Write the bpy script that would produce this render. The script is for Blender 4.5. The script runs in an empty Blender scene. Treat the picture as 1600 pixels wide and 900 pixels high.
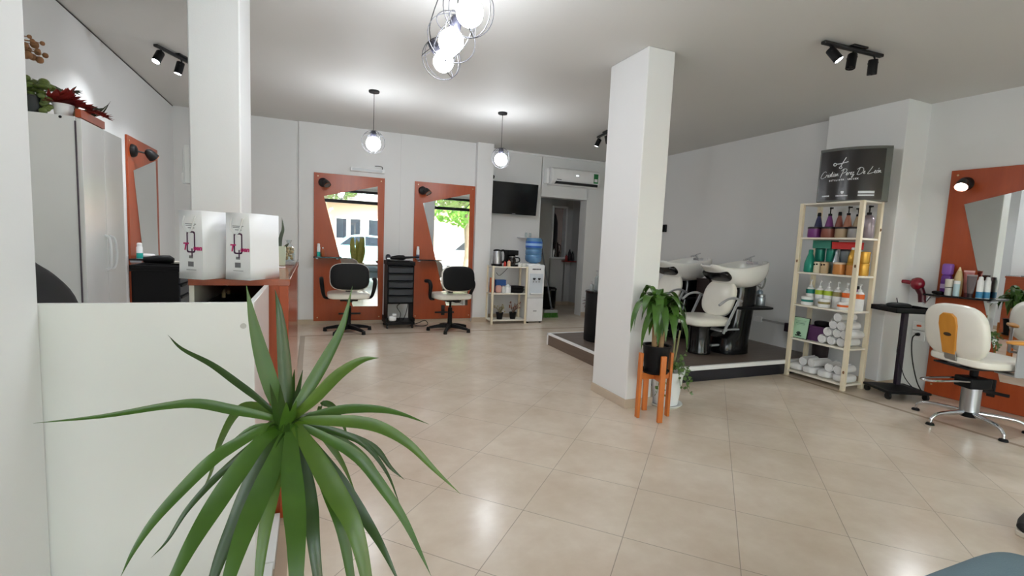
import bpy, bmesh, math, random
# brightness of the sky and sun, and the camera exposure
SKY, SUN, EXPO = 1.5, 9.5, 0.36
SPOTW = 30.0
from mathutils import Vector, Matrix
random.seed(7)
C = bpy.context.scene.collection
PI = math.pi
def V(*a): return Vector(a)

# ------------------------------------------------------------------ materials
def lin(c):
    out = []
    for v in c:
        v = v / 255.0
        out.append(v / 12.92 if v <= 0.04045 else ((v + 0.055) / 1.055) ** 2.4)
    return (out[0], out[1], out[2], 1.0)

class N:
    def __init__(s, name):
        s.m = bpy.data.materials.new(name); s.m.use_nodes = True
        s.t = s.m.node_tree; s.t.nodes.clear()
        s.o = s.t.nodes.new('ShaderNodeOutputMaterial')
    def n(s, typ, **kw):
        x = s.t.nodes.new(typ)
        for k, v in kw.items(): setattr(x, k, v)
        return x
    def l(s, a, b): s.t.links.new(a, b)
    def put(s, sock, v):
        if hasattr(v, 'links'): s.l(v, sock)
        else: sock.default_value = v
    def math(s, op, a, b=0.0, c=0.0):
        x = s.n('ShaderNodeMath', operation=op)
        s.put(x.inputs[0], a); s.put(x.inputs[1], b); s.put(x.inputs[2], c)
        return x.outputs[0]
    def mix(s, f, a, b):
        x = s.n('ShaderNodeMix', data_type='RGBA')
        s.put(x.inputs[0], f); s.put(x.inputs[6], a); s.put(x.inputs[7], b)
        return x.outputs[2]

MATS = {}
def mat(name, rgb, rough=0.5, metal=0.0, spec=0.5, var=0.04, scale=6.0, emit=None, es=0.0, trans=0.0, coat=0.0, bump=0.0, bscale=80.0, ior=1.45, alpha=1.0):
    if name in MATS: return MATS[name]
    k = N(name)
    b = k.n('ShaderNodeBsdfPrincipled')
    col = lin(rgb)
    tc = k.n('ShaderNodeTexCoord')
    nz = k.n('ShaderNodeTexNoise'); nz.inputs['Scale'].default_value = scale; nz.inputs['Detail'].default_value = 3
    k.l(tc.outputs['Object'], nz.inputs['Vector'])
    d = tuple(max(0, c * (1 - var * 2)) for c in col[:3]) + (1,)
    u = tuple(min(1, c * (1 + var * 2)) for c in col[:3]) + (1,)
    k.l(k.mix(nz.outputs[0], d, u), b.inputs['Base Color'])
    b.inputs['Roughness'].default_value = rough; b.inputs['Metallic'].default_value = metal
    b.inputs['Specular IOR Level'].default_value = spec; b.inputs['IOR'].default_value = ior
    b.inputs['Transmission Weight'].default_value = trans; b.inputs['Coat Weight'].default_value = coat
    b.inputs['Alpha'].default_value = alpha
    if emit:
        b.inputs['Emission Color'].default_value = lin(emit); b.inputs['Emission Strength'].default_value = es
    if bump:
        n2 = k.n('ShaderNodeTexNoise'); n2.inputs['Scale'].default_value = bscale
        k.l(tc.outputs['Object'], n2.inputs['Vector'])
        bp = k.n('ShaderNodeBump'); bp.inputs['Strength'].default_value = bump; bp.inputs['Distance'].default_value = 0.01
        k.l(n2.outputs[0], bp.inputs['Height']); k.l(bp.outputs[0], b.inputs['Normal'])
    k.l(b.outputs[0], k.o.inputs[0])
    MATS[name] = k.m
    return k.m

def wood(name, a, b_, rough=0.35, axis=2, stretch=12.0, scale=3.0, coat=0.0, spec=0.5):
    if name in MATS: return MATS[name]
    k = N(name); b = k.n('ShaderNodeBsdfPrincipled')
    tc = k.n('ShaderNodeTexCoord'); mp = k.n('ShaderNodeMapping')
    s = [stretch] * 3; s[axis] = 1.0
    mp.inputs['Scale'].default_value = s
    k.l(tc.outputs['Object'], mp.inputs['Vector'])
    nz = k.n('ShaderNodeTexNoise'); nz.inputs['Scale'].default_value = scale; nz.inputs['Detail'].default_value = 6; nz.inputs['Roughness'].default_value = 0.6
    k.l(mp.outputs[0], nz.inputs['Vector'])
    k.l(k.mix(nz.outputs[0], lin(a), lin(b_)), b.inputs['Base Color'])
    b.inputs['Roughness'].default_value = rough; b.inputs['Coat Weight'].default_value = coat
    b.inputs['Specular IOR Level'].default_value = spec
    k.l(b.outputs[0], k.o.inputs[0]); MATS[name] = k.m
    return k.m

def wall_paint(name, rgb):
    return mat(name, rgb, rough=0.62, spec=0.3, var=0.012, scale=1.2, bump=0.04, bscale=140)

def floor_mat():
    k = N('floor tiles'); b = k.n('ShaderNodeBsdfPrincipled')
    g = k.n('ShaderNodeNewGeometry'); sp = k.n('ShaderNodeSeparateXYZ'); k.l(g.outputs['Position'], sp.inputs[0])
    x, y = sp.outputs[0], sp.outputs[1]
    r2 = 1 / math.sqrt(2)
    def cell(v, off, step):
        w = k.math('DIVIDE', k.math('SUBTRACT', v, off), step)
        f = k.math('FRACT', w)
        d = k.math('MULTIPLY', k.math('MINIMUM', f, k.math('SUBTRACT', 1.0, f)), step)
        return d, k.math('FLOOR', w)
    u = k.math('MULTIPLY', k.math('ADD', x, y), r2); v = k.math('MULTIPLY', k.math('SUBTRACT', x, y), r2)
    du, iu = cell(u, 2.079, 0.475); dv, iv = cell(v, -0.747, 0.475)
    dx, ix = cell(x, -0.13, 0.475); dy, iy = cell(y, 6.50, 0.475)
    def gt(a, b_): return k.math('GREATER_THAN', a, b_)
    inside = k.math('MULTIPLY', k.math('MULTIPLY', gt(x, -0.085), gt(4.63, x)), gt(6.45, y))
    outer = k.math('MULTIPLY', k.math('MULTIPLY', gt(x, -0.14), gt(4.675, x)), gt(6.495, y))
    band = k.math('SUBTRACT', outer, inside)
    d1 = k.math('MINIMUM', du, dv); d2 = k.math('MINIMUM', dx, dy)
    dd = k.math('ADD', k.math('MULTIPLY', d1, inside), k.math('MULTIPLY', d2, k.math('SUBTRACT', 1.0, inside)))
    grout = k.math('LESS_THAN', dd, 0.0019)
    # mottling
    nz = k.n('ShaderNodeTexNoise'); nz.inputs['Scale'].default_value = 2.6; nz.inputs['Detail'].default_value = 7; nz.inputs['Roughness'].default_value = 0.62
    k.l(g.outputs['Position'], nz.inputs['Vector'])
    n3 = k.n('ShaderNodeTexNoise'); n3.inputs['Scale'].default_value = 14; n3.inputs['Detail'].default_value = 4
    k.l(g.outputs['Position'], n3.inputs['Vector'])
    cmb = k.n('ShaderNodeCombineXYZ'); k.l(iu, cmb.inputs[0]); k.l(iv, cmb.inputs[1])
    wn = k.n('ShaderNodeTexWhiteNoise'); k.l(cmb.outputs[0], wn.inputs[0])
    mr = k.n('ShaderNodeMapRange'); mr.inputs[1].default_value = 0.25; mr.inputs[2].default_value = 0.72
    k.l(nz.outputs[0], mr.inputs[0])
    base = k.mix(mr.outputs[0], lin((205, 186, 165)), lin((234, 222, 206)))
    base = k.mix(k.math('MULTIPLY', n3.outputs[0], 0.45), base, lin((204, 183, 162)))
    base = k.mix(k.math('MULTIPLY', wn.outputs[0], 0.14), base, lin((183, 167, 148)))
    base = k.mix(k.math('MULTIPLY', band, 0.75), base, lin((150, 130, 110)))
    base = k.mix(k.math('MULTIPLY', grout, 0.62), base, lin((112, 97, 84)))
    k.l(base, b.inputs['Base Color'])
    rr = k.math('ADD', 0.22, 0.0)
    k.l(k.math('ADD', rr, k.math('MULTIPLY', grout, 0.4)), b.inputs['Roughness'])
    b.inputs['Specular IOR Level'].default_value = 0.36
    bp = k.n('ShaderNodeBump'); bp.inputs['Strength'].default_value = 0.25; bp.inputs['Distance'].default_value = 0.004
    k.l(k.math('SUBTRACT', 1.0, grout), bp.inputs['Height']); k.l(bp.outputs[0], b.inputs['Normal'])
    k.l(b.outputs[0], k.o.inputs[0])
    return k.m

def plank_mat():
    k = N('dark laminate planks'); b = k.n('ShaderNodeBsdfPrincipled')
    g = k.n('ShaderNodeNewGeometry'); sp = k.n('ShaderNodeSeparateXYZ'); k.l(g.outputs['Position'], sp.inputs[0])
    w = k.math('DIVIDE', sp.outputs[1], 0.14); f = k.math('FRACT', w); fl = k.math('FLOOR', w)
    gap = k.math('LESS_THAN', f, 0.02)
    mp = k.n('ShaderNodeMapping'); mp.inputs['Scale'].default_value = (1.2, 14, 14); k.l(g.outputs['Position'], mp.inputs['Vector'])
    nz = k.n('ShaderNodeTexNoise'); nz.inputs['Scale'].default_value = 3.2; nz.inputs['Detail'].default_value = 6; k.l(mp.outputs[0], nz.inputs['Vector'])
    wn = k.n('ShaderNodeTexWhiteNoise', noise_dimensions='1D'); k.l(fl, wn.inputs['W'])
    c = k.mix(nz.outputs[0], lin((84, 73, 66)), lin((134, 119, 109)))
    c = k.mix(k.math('MULTIPLY', wn.outputs[0], 0.35), c, lin((94, 83, 76)))
    c = k.mix(k.math('MULTIPLY', gap, 0.7), c, lin((40, 35, 32)))
    k.l(c, b.inputs['Base Color']); b.inputs['Roughness'].default_value = 0.38
    k.l(b.outputs[0], k.o.inputs[0]); return k.m

def glass_pane(name, tint=(244, 248, 248), refl=0.07):
    k = N(name)
    tr = k.n('ShaderNodeBsdfTransparent'); tr.inputs[0].default_value = lin(tint)
    gl = k.n('ShaderNodeBsdfGlossy'); gl.inputs['Roughness'].default_value = 0.01
    fr = k.n('ShaderNodeLayerWeight'); fr.inputs[0].default_value = 0.25
    mx = k.n('ShaderNodeMixShader')
    k.l(k.math('ADD', refl * 0.5, k.math('MULTIPLY', fr.outputs[0], 0.4)), mx.inputs[0])
    k.l(tr.outputs[0], mx.inputs[1]); k.l(gl.outputs[0], mx.inputs[2]); k.l(mx.outputs[0], k.o.inputs[0])
    return k.m

WHITE_WALL = wall_paint('white wall paint', (226, 227, 227))
CEIL = wall_paint('ceiling paint', (214, 213, 210))
COLP = wall_paint('column paint', (234, 235, 235))
M_SKIRT = mat('beige skirting tile', (196, 180, 160), 0.35)
ORANGE = wood('cherry melamine', (150, 60, 26), (180, 82, 38), 0.34, 2, 10, 2.2)
ORANGE_D = wood('cherry desk wood', (140, 66, 40), (166, 84, 54), 0.22, 1, 12, 2.6, coat=0.3)
BLACK = mat('black plastic', (16, 16, 18), 0.5, spec=0.25)
BLACKM = mat('matt black metal', (20, 20, 22), 0.5)
BLACKG = mat('gloss black', (14, 14, 16), 0.16)
NAVYBLK = mat('blue black plastic', (36, 40, 48), 0.42)
CREAM = mat('cream vinyl', (238, 235, 225), 0.27, coat=0.25)
CHROME = mat('chrome', (214, 216, 220), 0.12, metal=1.0, var=0.01)
STEEL = mat('brushed steel', (176, 178, 182), 0.3, metal=1.0)
GREYMET = mat('grey painted metal', (176, 178, 182), 0.35, metal=0.3)
WHITEP = mat('white plastic', (238, 239, 240), 0.32)
WHITEG = mat('white gloss panel', (230, 231, 230), 0.2, var=0.01)
CERAMIC = mat('white ceramic', (238, 238, 236), 0.12, coat=0.4, var=0.01)
PALEWOOD = wood('pale painted pine', (226, 212, 182), (240, 230, 206), 0.5, 2, 10, 3)
HONEY = wood('honey varnished wood', (186, 98, 38), (214, 124, 54), 0.32, 2, 9, 4)
AMBER = wood('amber wood', (196, 128, 44), (222, 156, 66), 0.28, 2, 9, 3)
TOWEL = mat('white terry', (240, 240, 240), 0.95, spec=0.1, bump=0.6, bscale=220)
LEAF = None
GLASSY = glass_pane('clear glass', (235, 242, 244))
PANE = glass_pane('storefront glass', (246, 250, 250))
MIRROR = mat('mirror silver', (236, 240, 240), 0.0, metal=1.0, var=0.0)
SOIL = mat('soil', (84, 66, 50), 0.95, bump=0.8, bscale=60)
PAPER = mat('white paper', (240, 240, 242), 0.42, var=0.01)
INK = mat('grey ink', (120, 120, 124), 0.6)
DARKCABLE = mat('black rubber', (26, 26, 28), 0.6)
BULB = mat('lit opal bulb', (255, 255, 255), 0.3, emit=(244, 249, 255), es=84.0)
SPOTLIT = mat('lit spot lens', (255, 255, 255), 0.3, emit=(246, 250, 255), es=40.0)

def leaf_mat(name, a, b_, rough=0.36):
    if name in MATS: return MATS[name]
    k = N(name); b = k.n('ShaderNodeBsdfPrincipled')
    tc = k.n('ShaderNodeTexCoord'); nz = k.n('ShaderNodeTexNoise'); nz.inputs['Scale'].default_value = 9; nz.inputs['Detail'].default_value = 4
    k.l(tc.outputs['Object'], nz.inputs['Vector'])
    k.l(k.mix(nz.outputs[0], lin(a), lin(b_)), b.inputs['Base Color'])
    b.inputs['Roughness'].default_value = rough
    tl = k.n('ShaderNodeBsdfTranslucent'); tl.inputs[0].default_value = lin(b_)
    mx = k.n('ShaderNodeMixShader'); mx.inputs[0].default_value = 0.10
    k.l(b.outputs[0], mx.inputs[1]); k.l(tl.outputs[0], mx.inputs[2]); k.l(mx.outputs[0], k.o.inputs[0])
    MATS[name] = k.m; return k.m
GREEN = leaf_mat('deep green leaf', (36, 70, 16), (78, 114, 34), 0.3)
GREEN2 = leaf_mat('mid green leaf', (34, 72, 20), (84, 124, 44), 0.3)
OLIVE = leaf_mat('olive leaf', (70, 84, 34), (110, 118, 58))
REDLEAF = leaf_mat('red succulent leaf', (140, 62, 34), (150, 28, 52))
WINE = leaf_mat('wine leaf', (86, 20, 28), (124, 36, 40))
GREEN_D = leaf_mat('dark dracaena leaf', (26, 50, 14), (58, 88, 28), 0.28)
GREEN_L = leaf_mat('light dracaena leaf', (52, 82, 20), (96, 126, 40), 0.3)
DRY = leaf_mat('dried flower', (120, 86, 58), (166, 118, 76), 0.8)
SNAKE = leaf_mat('snake plant leaf', (92, 96, 40), (176, 168, 84))

# ------------------------------------------------------------------ mesh builder
class G:
    def __init__(s): s.v = []; s.f = []; s.m = []
    def add(s, vs, fs, mi=0, M=None):
        o = len(s.v)
        for p in vs:
            p = Vector(p); s.v.append(M @ p if M is not None else p)
        for f in fs: s.f.append([i + o for i in f]); s.m.append(mi)
        return s
    def box(s, a, b, mi=0, M=None):
        x0, y0, z0 = a; x1, y1, z1 = b
        x0, x1 = min(x0, x1), max(x0, x1); y0, y1 = min(y0, y1), max(y0, y1); z0, z1 = min(z0, z1), max(z0, z1)
        vs = [(x0, y0, z0), (x1, y0, z0), (x1, y1, z0), (x0, y1, z0), (x0, y0, z1), (x1, y0, z1), (x1, y1, z1), (x0, y1, z1)]
        fs = [(3, 2, 1, 0), (4, 5, 6, 7), (0, 1, 5, 4), (1, 2, 6, 5), (2, 3, 7, 6), (3, 0, 4, 7)]
        return s.add(vs, fs, mi, M)
    def loft(s, rings, mi=0, cap=True, closed=True, M=None):
        n = len(rings[0]); vs = [p for r in rings for p in r]; fs = []
        for i in range(len(rings) - 1):
            for j in range(n if closed else n - 1):
                a = i * n + j; b = i * n + (j + 1) % n
                fs.append((a, b, b + n, a + n))
        if cap and closed:
            fs.append(tuple(range(n - 1, -1, -1))); fs.append(tuple((len(rings) - 1) * n + j for j in range(n)))
        return s.add(vs, fs, mi, M)
    def frame(s, t):
        t = t.normalized(); up = V(0, 0, 1) if abs(t.z) < 0.9 else V(1, 0, 0)
        a = t.cross(up).normalized(); return a, a.cross(t).normalized()
    def tube(s, pts, r, n=8, mi=0, M=None, cap=True):
        pts = [Vector(p) for p in pts]; rings = []; a = b = None
        for i, p in enumerate(pts):
            t = (pts[min(i + 1, len(pts) - 1)] - pts[max(i - 1, 0)])
            if t.length < 1e-9: t = V(0, 0, 1)
            t.normalize()
            if a is None: a, b = s.frame(t)
            else:
                a = (a - t * a.dot(t))
                if a.length < 1e-6: a, b = s.frame(t)
                a.normalize(); b = a.cross(t).normalized()
            rr = r[i] if isinstance(r, (list, tuple)) else r
            rings.append([p + (a * math.cos(2 * PI * j / n) + b * math.sin(2 * PI * j / n)) * rr for j in range(n)])
        return s.loft(rings, mi, cap, True, M)
    def cyl(s, p0, p1, r0, r1=None, n=20, mi=0, M=None):
        return s.tube([p0, p1], [r0, r0 if r1 is None else r1], n, mi, M)
    def ring(s, c, R, r, n=40, m=6, M=None, mi=0):
        c = Vector(c); vs = []; fs = []
        for i in range(n):
            a = 2 * PI * i / n
            for j in range(m):
                b = 2 * PI * j / m; q = R + r * math.cos(b)
                vs.append(c + V(q * math.cos(a), q * math.sin(a), r * math.sin(b)) if M is None else c + M @ V(q * math.cos(a), q * math.sin(a), r * math.sin(b)))
        for i in range(n):
            for j in range(m):
                fs.append((i * m + j, ((i + 1) % n) * m + j, ((i + 1) % n) * m + (j + 1) % m, i * m + (j + 1) % m))
        return s.add(vs, fs, mi)
    def lathe(s, prof, c=(0, 0, 0), n=24, mi=0, M=None, sx=1.0, sy=1.0):
        c = Vector(c)
        rings = [[c + V(r * sx * math.cos(2 * PI * j / n), r * sy * math.sin(2 * PI * j / n), z) for j in range(n)] for r, z in prof]
        return s.loft(rings, mi, True, True, M)
    def sph(s, c, r, nu=20, nv=12, mi=0, M=None):
        if not isinstance(r, (tuple, list)): r = (r, r, r)
        c = Vector(c)
        rings = []
        for i in range(nv + 1):
            a = PI * (0.004 + 0.992 * i / nv) - PI / 2
            rings.append([c + V(r[0] * math.cos(a) * math.cos(2 * PI * j / nu), r[1] * math.cos(a) * math.sin(2 * PI * j / nu), r[2] * math.sin(a)) for j in range(nu)])
        return s.loft(rings, mi, True, True, M)
    def rbox(s, c, h, e=4.0, nu=28, nv=14, mi=0, M=None):
        # superellipsoid cushion: half sizes h, exponent e
        c = Vector(c)
        def sp(w, p): return math.copysign(abs(w) ** p, w)
        p = 2.0 / e; rings = []
        for i in range(nv + 1):
            a = (PI * (0.003 + 0.994 * i / nv)) - PI / 2
            rings.append([c + V(h[0] * sp(math.cos(a), p) * sp(math.cos(2 * PI * j / nu), p), h[1] * sp(math.cos(a), p) * sp(math.sin(2 * PI * j / nu), p), h[2] * sp(math.sin(a), p)) for j in range(nu)])
        return s.loft(rings, mi, True, True, M)
    def prism(s, poly, d0, d1, axis='y', mi=0, M=None):
        # poly: 2-D points; axis y -> (x,z) plane, z -> (x,y), x -> (y,z)
        def P(q, d):
            if axis == 'y': return (q[0], d, q[1])
            if axis == 'z': return (q[0], q[1], d)
            return (d, q[0], q[1])
        n = len(poly)
        vs = [P(q, d0) for q in poly] + [P(q, d1) for q in poly]
        fs = [tuple(range(n)), tuple(range(2 * n - 1, n - 1, -1))] + [(i, i + n, (i + 1) % n + n, (i + 1) % n) for i in range(n)]
        return s.add(vs, fs, mi, M)
    def ribbon(s, pts, w, wdir, mi=0, prof=None, fold=0.18, M=None):
        # leaf blade along pts, half width w*prof, folded about the midrib
        pts = [Vector(p) for p in pts]; n = len(pts); vs = []; fs = []
        for i, p in enumerate(pts):
            t = (pts[min(i + 1, n - 1)] - pts[max(i - 1, 0)]).normalized()
            wd = Vector(wdir) - t * Vector(wdir).dot(t)
            if wd.length < 1e-4: wd = s.frame(t)[0]
            wd.normalize(); nn = t.cross(wd)
            u = i / (n - 1)
            ww = w * (prof(u) if prof else (0.35 + 0.65 * min(1, u / 0.3)) * (1 if u < 0.45 else max(0.03, 1 - ((u - 0.45) / 0.55) ** 1.7)))
            h = ww * fold
            vs += [p - wd * ww + nn * h, p, p + wd * ww + nn * h]
        for i in range(n - 1):
            a = i * 3; fs += [(a, a + 1, a + 4, a + 3), (a + 1, a + 2, a + 5, a + 4)]
        return s.add(vs, fs, mi, M)
    def build(s, name, mats, parent=None, loc=(0, 0, 0), bevel=0.0, seg=2, angle=38, solid=0.0, sub=0):
        me = bpy.data.meshes.new(name)
        me.from_pydata([tuple(p) for p in s.v], [], s.f)
        if not isinstance(mats, (list, tuple)): mats = [mats]
        for m in mats: me.materials.append(m)
        bm = bmesh.new(); bm.from_mesh(me)
        for i, f in enumerate(bm.faces): f.material_index = s.m[i]; f.smooth = True
        bmesh.ops.recalc_face_normals(bm, faces=bm.faces)
        bm.to_mesh(me); bm.free()
        me.set_sharp_from_angle(angle=math.radians(angle))
        o = bpy.data.objects.new(name, me); C.objects.link(o)
        o.location = loc
        if parent is not None: o.parent = parent
        if solid:
            md = o.modifiers.new('thickness', 'SOLIDIFY'); md.thickness = solid; md.offset = 0
        if bevel:
            md = o.modifiers.new('bevel', 'BEVEL'); md.width = bevel; md.segments = seg; md.limit_method = 'ANGLE'; md.angle_limit = math.radians(40)
        if sub:
            md = o.modifiers.new('sub', 'SUBSURF'); md.levels = sub; md.render_levels = sub
        return o

def spline(pts, n=6):
    pts = [Vector(p) for p in pts]; out = []
    P = [pts[0] * 2 - pts[1]] + pts + [pts[-1] * 2 - pts[-2]]
    for i in range(1, len(P) - 2):
        a, b, c, d = P[i - 1], P[i], P[i + 1], P[i + 2]
        for k in range(n):
            t = k / n
            out.append(0.5 * ((2 * b) + (c - a) * t + (2 * a - 5 * b + 4 * c - d) * t * t + (3 * b - a - 3 * c + d) * t ** 3))
    out.append(pts[-1]); return out

def tag(o, label, cat, group=None, kind=None):
    o['label'] = label; o['category'] = cat
    if group: o['group'] = group
    if kind: o['kind'] = kind
    return o
def thing(name, label, cat, loc=(0, 0, 0), rz=0.0, group=None):
    o = bpy.data.objects.new(name, None); C.objects.link(o)
    o.empty_display_size = 0.05
    o.location = loc; o.rotation_euler = (0, 0, rz)
    return tag(o, label, cat, group)
def struct(o, label=None):
    o['kind'] = 'structure'
    if label: o['label'] = label
    return o
def dup(r, loc, rz=0.0, label=None, group=None):
    c = r.copy(); C.objects.link(c); c.location = loc; c.rotation_euler = (0, 0, rz)
    if label: c['label'] = label
    if group: c['group'] = group
    def kids(a, b):
        for ch in list(a.children):
            d = ch.copy(); C.objects.link(d); d.parent = b; kids(ch, d)
    kids(r, c)
    return c
def text(name, body, size, m, parent, M, shear=0.0, extrude=0.0006, align='CENTER', bold=0.0, space=1.0):
    cu = bpy.data.curves.new(name, 'FONT'); cu.body = body; cu.size = size; cu.align_x = align; cu.align_y = 'CENTER'
    cu.shear = shear; cu.extrude = extrude; cu.offset = bold; cu.space_character = space; cu.resolution_u = 3
    t = bpy.data.objects.new(name, cu); C.objects.link(t)
    dg = bpy.context.evaluated_depsgraph_get(); dg.update()
    me = bpy.data.meshes.new_from_object(t.evaluated_get(dg))
    bpy.data.objects.remove(t); bpy.data.curves.remove(cu)
    me.materials.clear(); me.materials.append(m)
    o = bpy.data.objects.new(name, me); C.objects.link(o)
    o.parent = parent; o.matrix_local = M
    return o
# text lying in the local x-z plane, read from -y
FACE_MINUS_Y = Matrix.Rotation(PI / 2, 4, 'X')
def at(x, y, z, R=None): return Matrix.Translation((x, y, z)) @ (R if R is not None else FACE_MINUS_Y)
# ------------------------------------------------------------------ camera
cam = bpy.data.cameras.new('camera'); cam.sensor_width = 36; cam.lens = 751.6 / 1600 * 36; cam.clip_start = 0.02
co = bpy.data.objects.new('camera', cam); C.objects.link(co); bpy.context.scene.camera = co
def cam_axes(yaw, pitch, roll):
    cy, sy, cp, sp = math.cos(yaw), math.sin(yaw), math.cos(pitch), math.sin(pitch)
    f = V(sy * cp, cy * cp, -sp); r = V(cy, -sy, 0); d = f.cross(r)
    c, s = math.cos(roll), math.sin(roll)
    return c * r - s * d, c * d + s * r, f
R_, D_, F_ = cam_axes(0.39480, 0.094075, 0.043877)
co.matrix_world = Matrix(((R_.x, -D_.x, -F_.x, 0), (R_.y, -D_.y, -F_.y, 0), (R_.z, -D_.z, -F_.z, 1.28), (0, 0, 0, 1)))

# ------------------------------------------------------------------ the room
H = 2.79
def sbox(name, a, b, m, bevel=0.0):
    return struct(G().box(a, b).build(name, m, bevel=bevel))
struct(G().box((-1.77, -1.95, -0.12), (5.99, 9.3, 0.0)).build('floor', floor_mat()))
sbox('ceiling', (-1.77, -1.95, H), (5.99, 9.3, H + 0.15), CEIL)
sbox('wall_left', (-1.77, -1.95, 0), (-1.62, 7.5, H), WHITE_WALL)
struct(G().prism([(5.52, 2.95), (5.827, -1.95), (5.99, -1.95), (5.71, 2.95)], 0, H, axis='z').build('wall_right', WHITE_WALL))
sbox('wall_right_pier', (5.17, 2.91, 0), (5.70, 3.68, H), COLP, 0.006)
sbox('wall_wash', (5.32, 3.66, 0), (5.69, 7.70, H), WHITE_WALL)
g = G()
g.box((-1.70, 7.33, 0), (-0.18, 7.55, H)).box((-0.18, 7.30, 0), (1.19, 7.55, H)).box((1.19, 7.292, 0), (1.55, 7.55, H)).box((1.55, 7.30, 0), (2.34, 7.55, H))
struct(g.build('wall_back', WHITE_WALL))
sbox('wall_back_pier', (2.335, 7.20, 0), (2.60, 7.60, H), WHITE_WALL, 0.004)
g = G(); g.box((2.50, 7.55, 0), (3.61, 7.775, H)).box((4.52, 7.55, 0), (5.40, 7.775, H)).box((3.60, 7.55, 2.09), (4.53, 7.775, H))
struct(g.build('wall_doorway', WHITE_WALL))
# passage behind the doorway
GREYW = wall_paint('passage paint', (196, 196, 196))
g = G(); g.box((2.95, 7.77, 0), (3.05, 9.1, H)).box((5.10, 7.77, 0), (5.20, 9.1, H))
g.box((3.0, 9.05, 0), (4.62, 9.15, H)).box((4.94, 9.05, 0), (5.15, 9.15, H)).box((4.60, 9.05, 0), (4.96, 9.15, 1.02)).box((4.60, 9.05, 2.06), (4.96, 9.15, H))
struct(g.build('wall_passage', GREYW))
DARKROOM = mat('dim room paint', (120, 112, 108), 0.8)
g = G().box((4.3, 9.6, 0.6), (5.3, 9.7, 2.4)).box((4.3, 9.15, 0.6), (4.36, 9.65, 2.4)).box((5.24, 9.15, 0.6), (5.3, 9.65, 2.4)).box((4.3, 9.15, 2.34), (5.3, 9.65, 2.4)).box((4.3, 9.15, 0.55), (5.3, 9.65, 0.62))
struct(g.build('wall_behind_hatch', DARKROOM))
g = G(); g.box((4.60, 9.02, 1.0), (4.64, 9.16, 2.08)).box((4.92, 9.02, 1.0), (4.96, 9.16, 2.08)).box((4.64, 9.02, 2.04), (4.92, 9.16, 2.08)).box((4.58, 8.96, 0.985), (4.98, 9.16, 1.02))
struct(g.build('window_1', WHITEP, bevel=0.003))
# free standing columns
sbox('wall_column_center', (2.316, 3.10, 0), (2.565, 3.60, H), COLP, 0.008)
sbox('wall_column_left', (-0.633, 3.20, 0), (-0.383, 3.70, H), COLP, 0.008)
sbox('wall_column_front', (-0.955, 1.21, 0), (-0.697, 1.71, H), COLP, 0.008)
# skirting tiles
def skirt(name, segs):
    g = G()
    for a, b in segs: g.box((a[0], a[1], 0.0), (b[0], b[1], 0.072))
    return struct(g.build(name, M_SKIRT, bevel=0.002))
skirt('baseboard_back', [((-1.62, 7.318, 0), (-0.18, 7.33, 0)), ((-0.192, 7.288, 0), (2.335, 7.30, 0)), ((2.325, 7.188, 0), (2.61, 7.20, 0)), ((2.60, 7.538, 0), (3.61, 7.55, 0)), ((4.52, 7.538, 0), (5.32, 7.55, 0))])
skirt('baseboard_left', [((-1.62, -1.9, 0), (-1.608, 7.33, 0))])
skirt('baseboard_right', [((5.16, 2.898, 0), (5.53, 2.91, 0)), ((5.158, 2.898, 0), (5.17, 3.58, 0)), ((5.308, 5.45, 0), (5.32, 7.55, 0))])
skirt('baseboard_columns', [((2.304, 3.088, 0), (2.577, 3.10, 0)), ((2.304, 3.10, 0), (2.316, 3.60, 0)), ((2.565, 3.10, 0), (2.577, 3.56, 0)), ((-0.383, 3.66, 0), (-0.371, 3.70, 0)), ((-0.697, 1.21, 0), (-0.685, 1.70, 0))])
skirt('baseboard_passage', [((3.05, 9.04, 0), (5.10, 9.05, 0)), ((5.09, 7.78, 0), (5.10, 9.05, 0))])
# cornice lines
struct(G().box((-1.62, -1.9, H - 0.010), (-1.614, 7.33, H - 0.003)).build('trim_1', mat('dark gap', (74, 72, 70), 0.8)))
g = G(); g.box((2.60, 7.525, H - 0.03), (5.32, 7.55, H)); struct(g.build('trim_2', WHITEP, bevel=0.006))
# platform for the wash stations
PLANK = plank_mat()
PW = mat('white edge strip', (240, 240, 240), 0.35)
PB = mat('navy black riser', (28, 28, 36), 0.35)
PR_ = wood('brown laminate riser', (88, 72, 60), (120, 102, 88), 0.4, 1, 12, 3)
g = G(); g.box((2.79, 3.57, 0.0), (5.32, 5.42, 0.146))
struct(g.build('floor_platform', PLANK))
g = G(); g.box((2.775, 3.553, 0.112), (5.165, 3.59, 0.152)).box((2.775, 3.553, 0.128), (2.81, 5.43, 0.152)).box((2.775, 5.405, 0.128), (5.32, 5.43, 0.152)).box((2.775, 5.40, 0.0), (2.80, 5.43, 0.14))
struct(g.build('trim_3', PW, bevel=0.003))
struct(G().box((2.80, 3.56, 0.0), (5.165, 3.575, 0.113)).build('trim_4', PB))
struct(G().box((2.782, 3.60, 0.0), (2.795, 5.40, 0.130)).build('trim_5', PR_))

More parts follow.
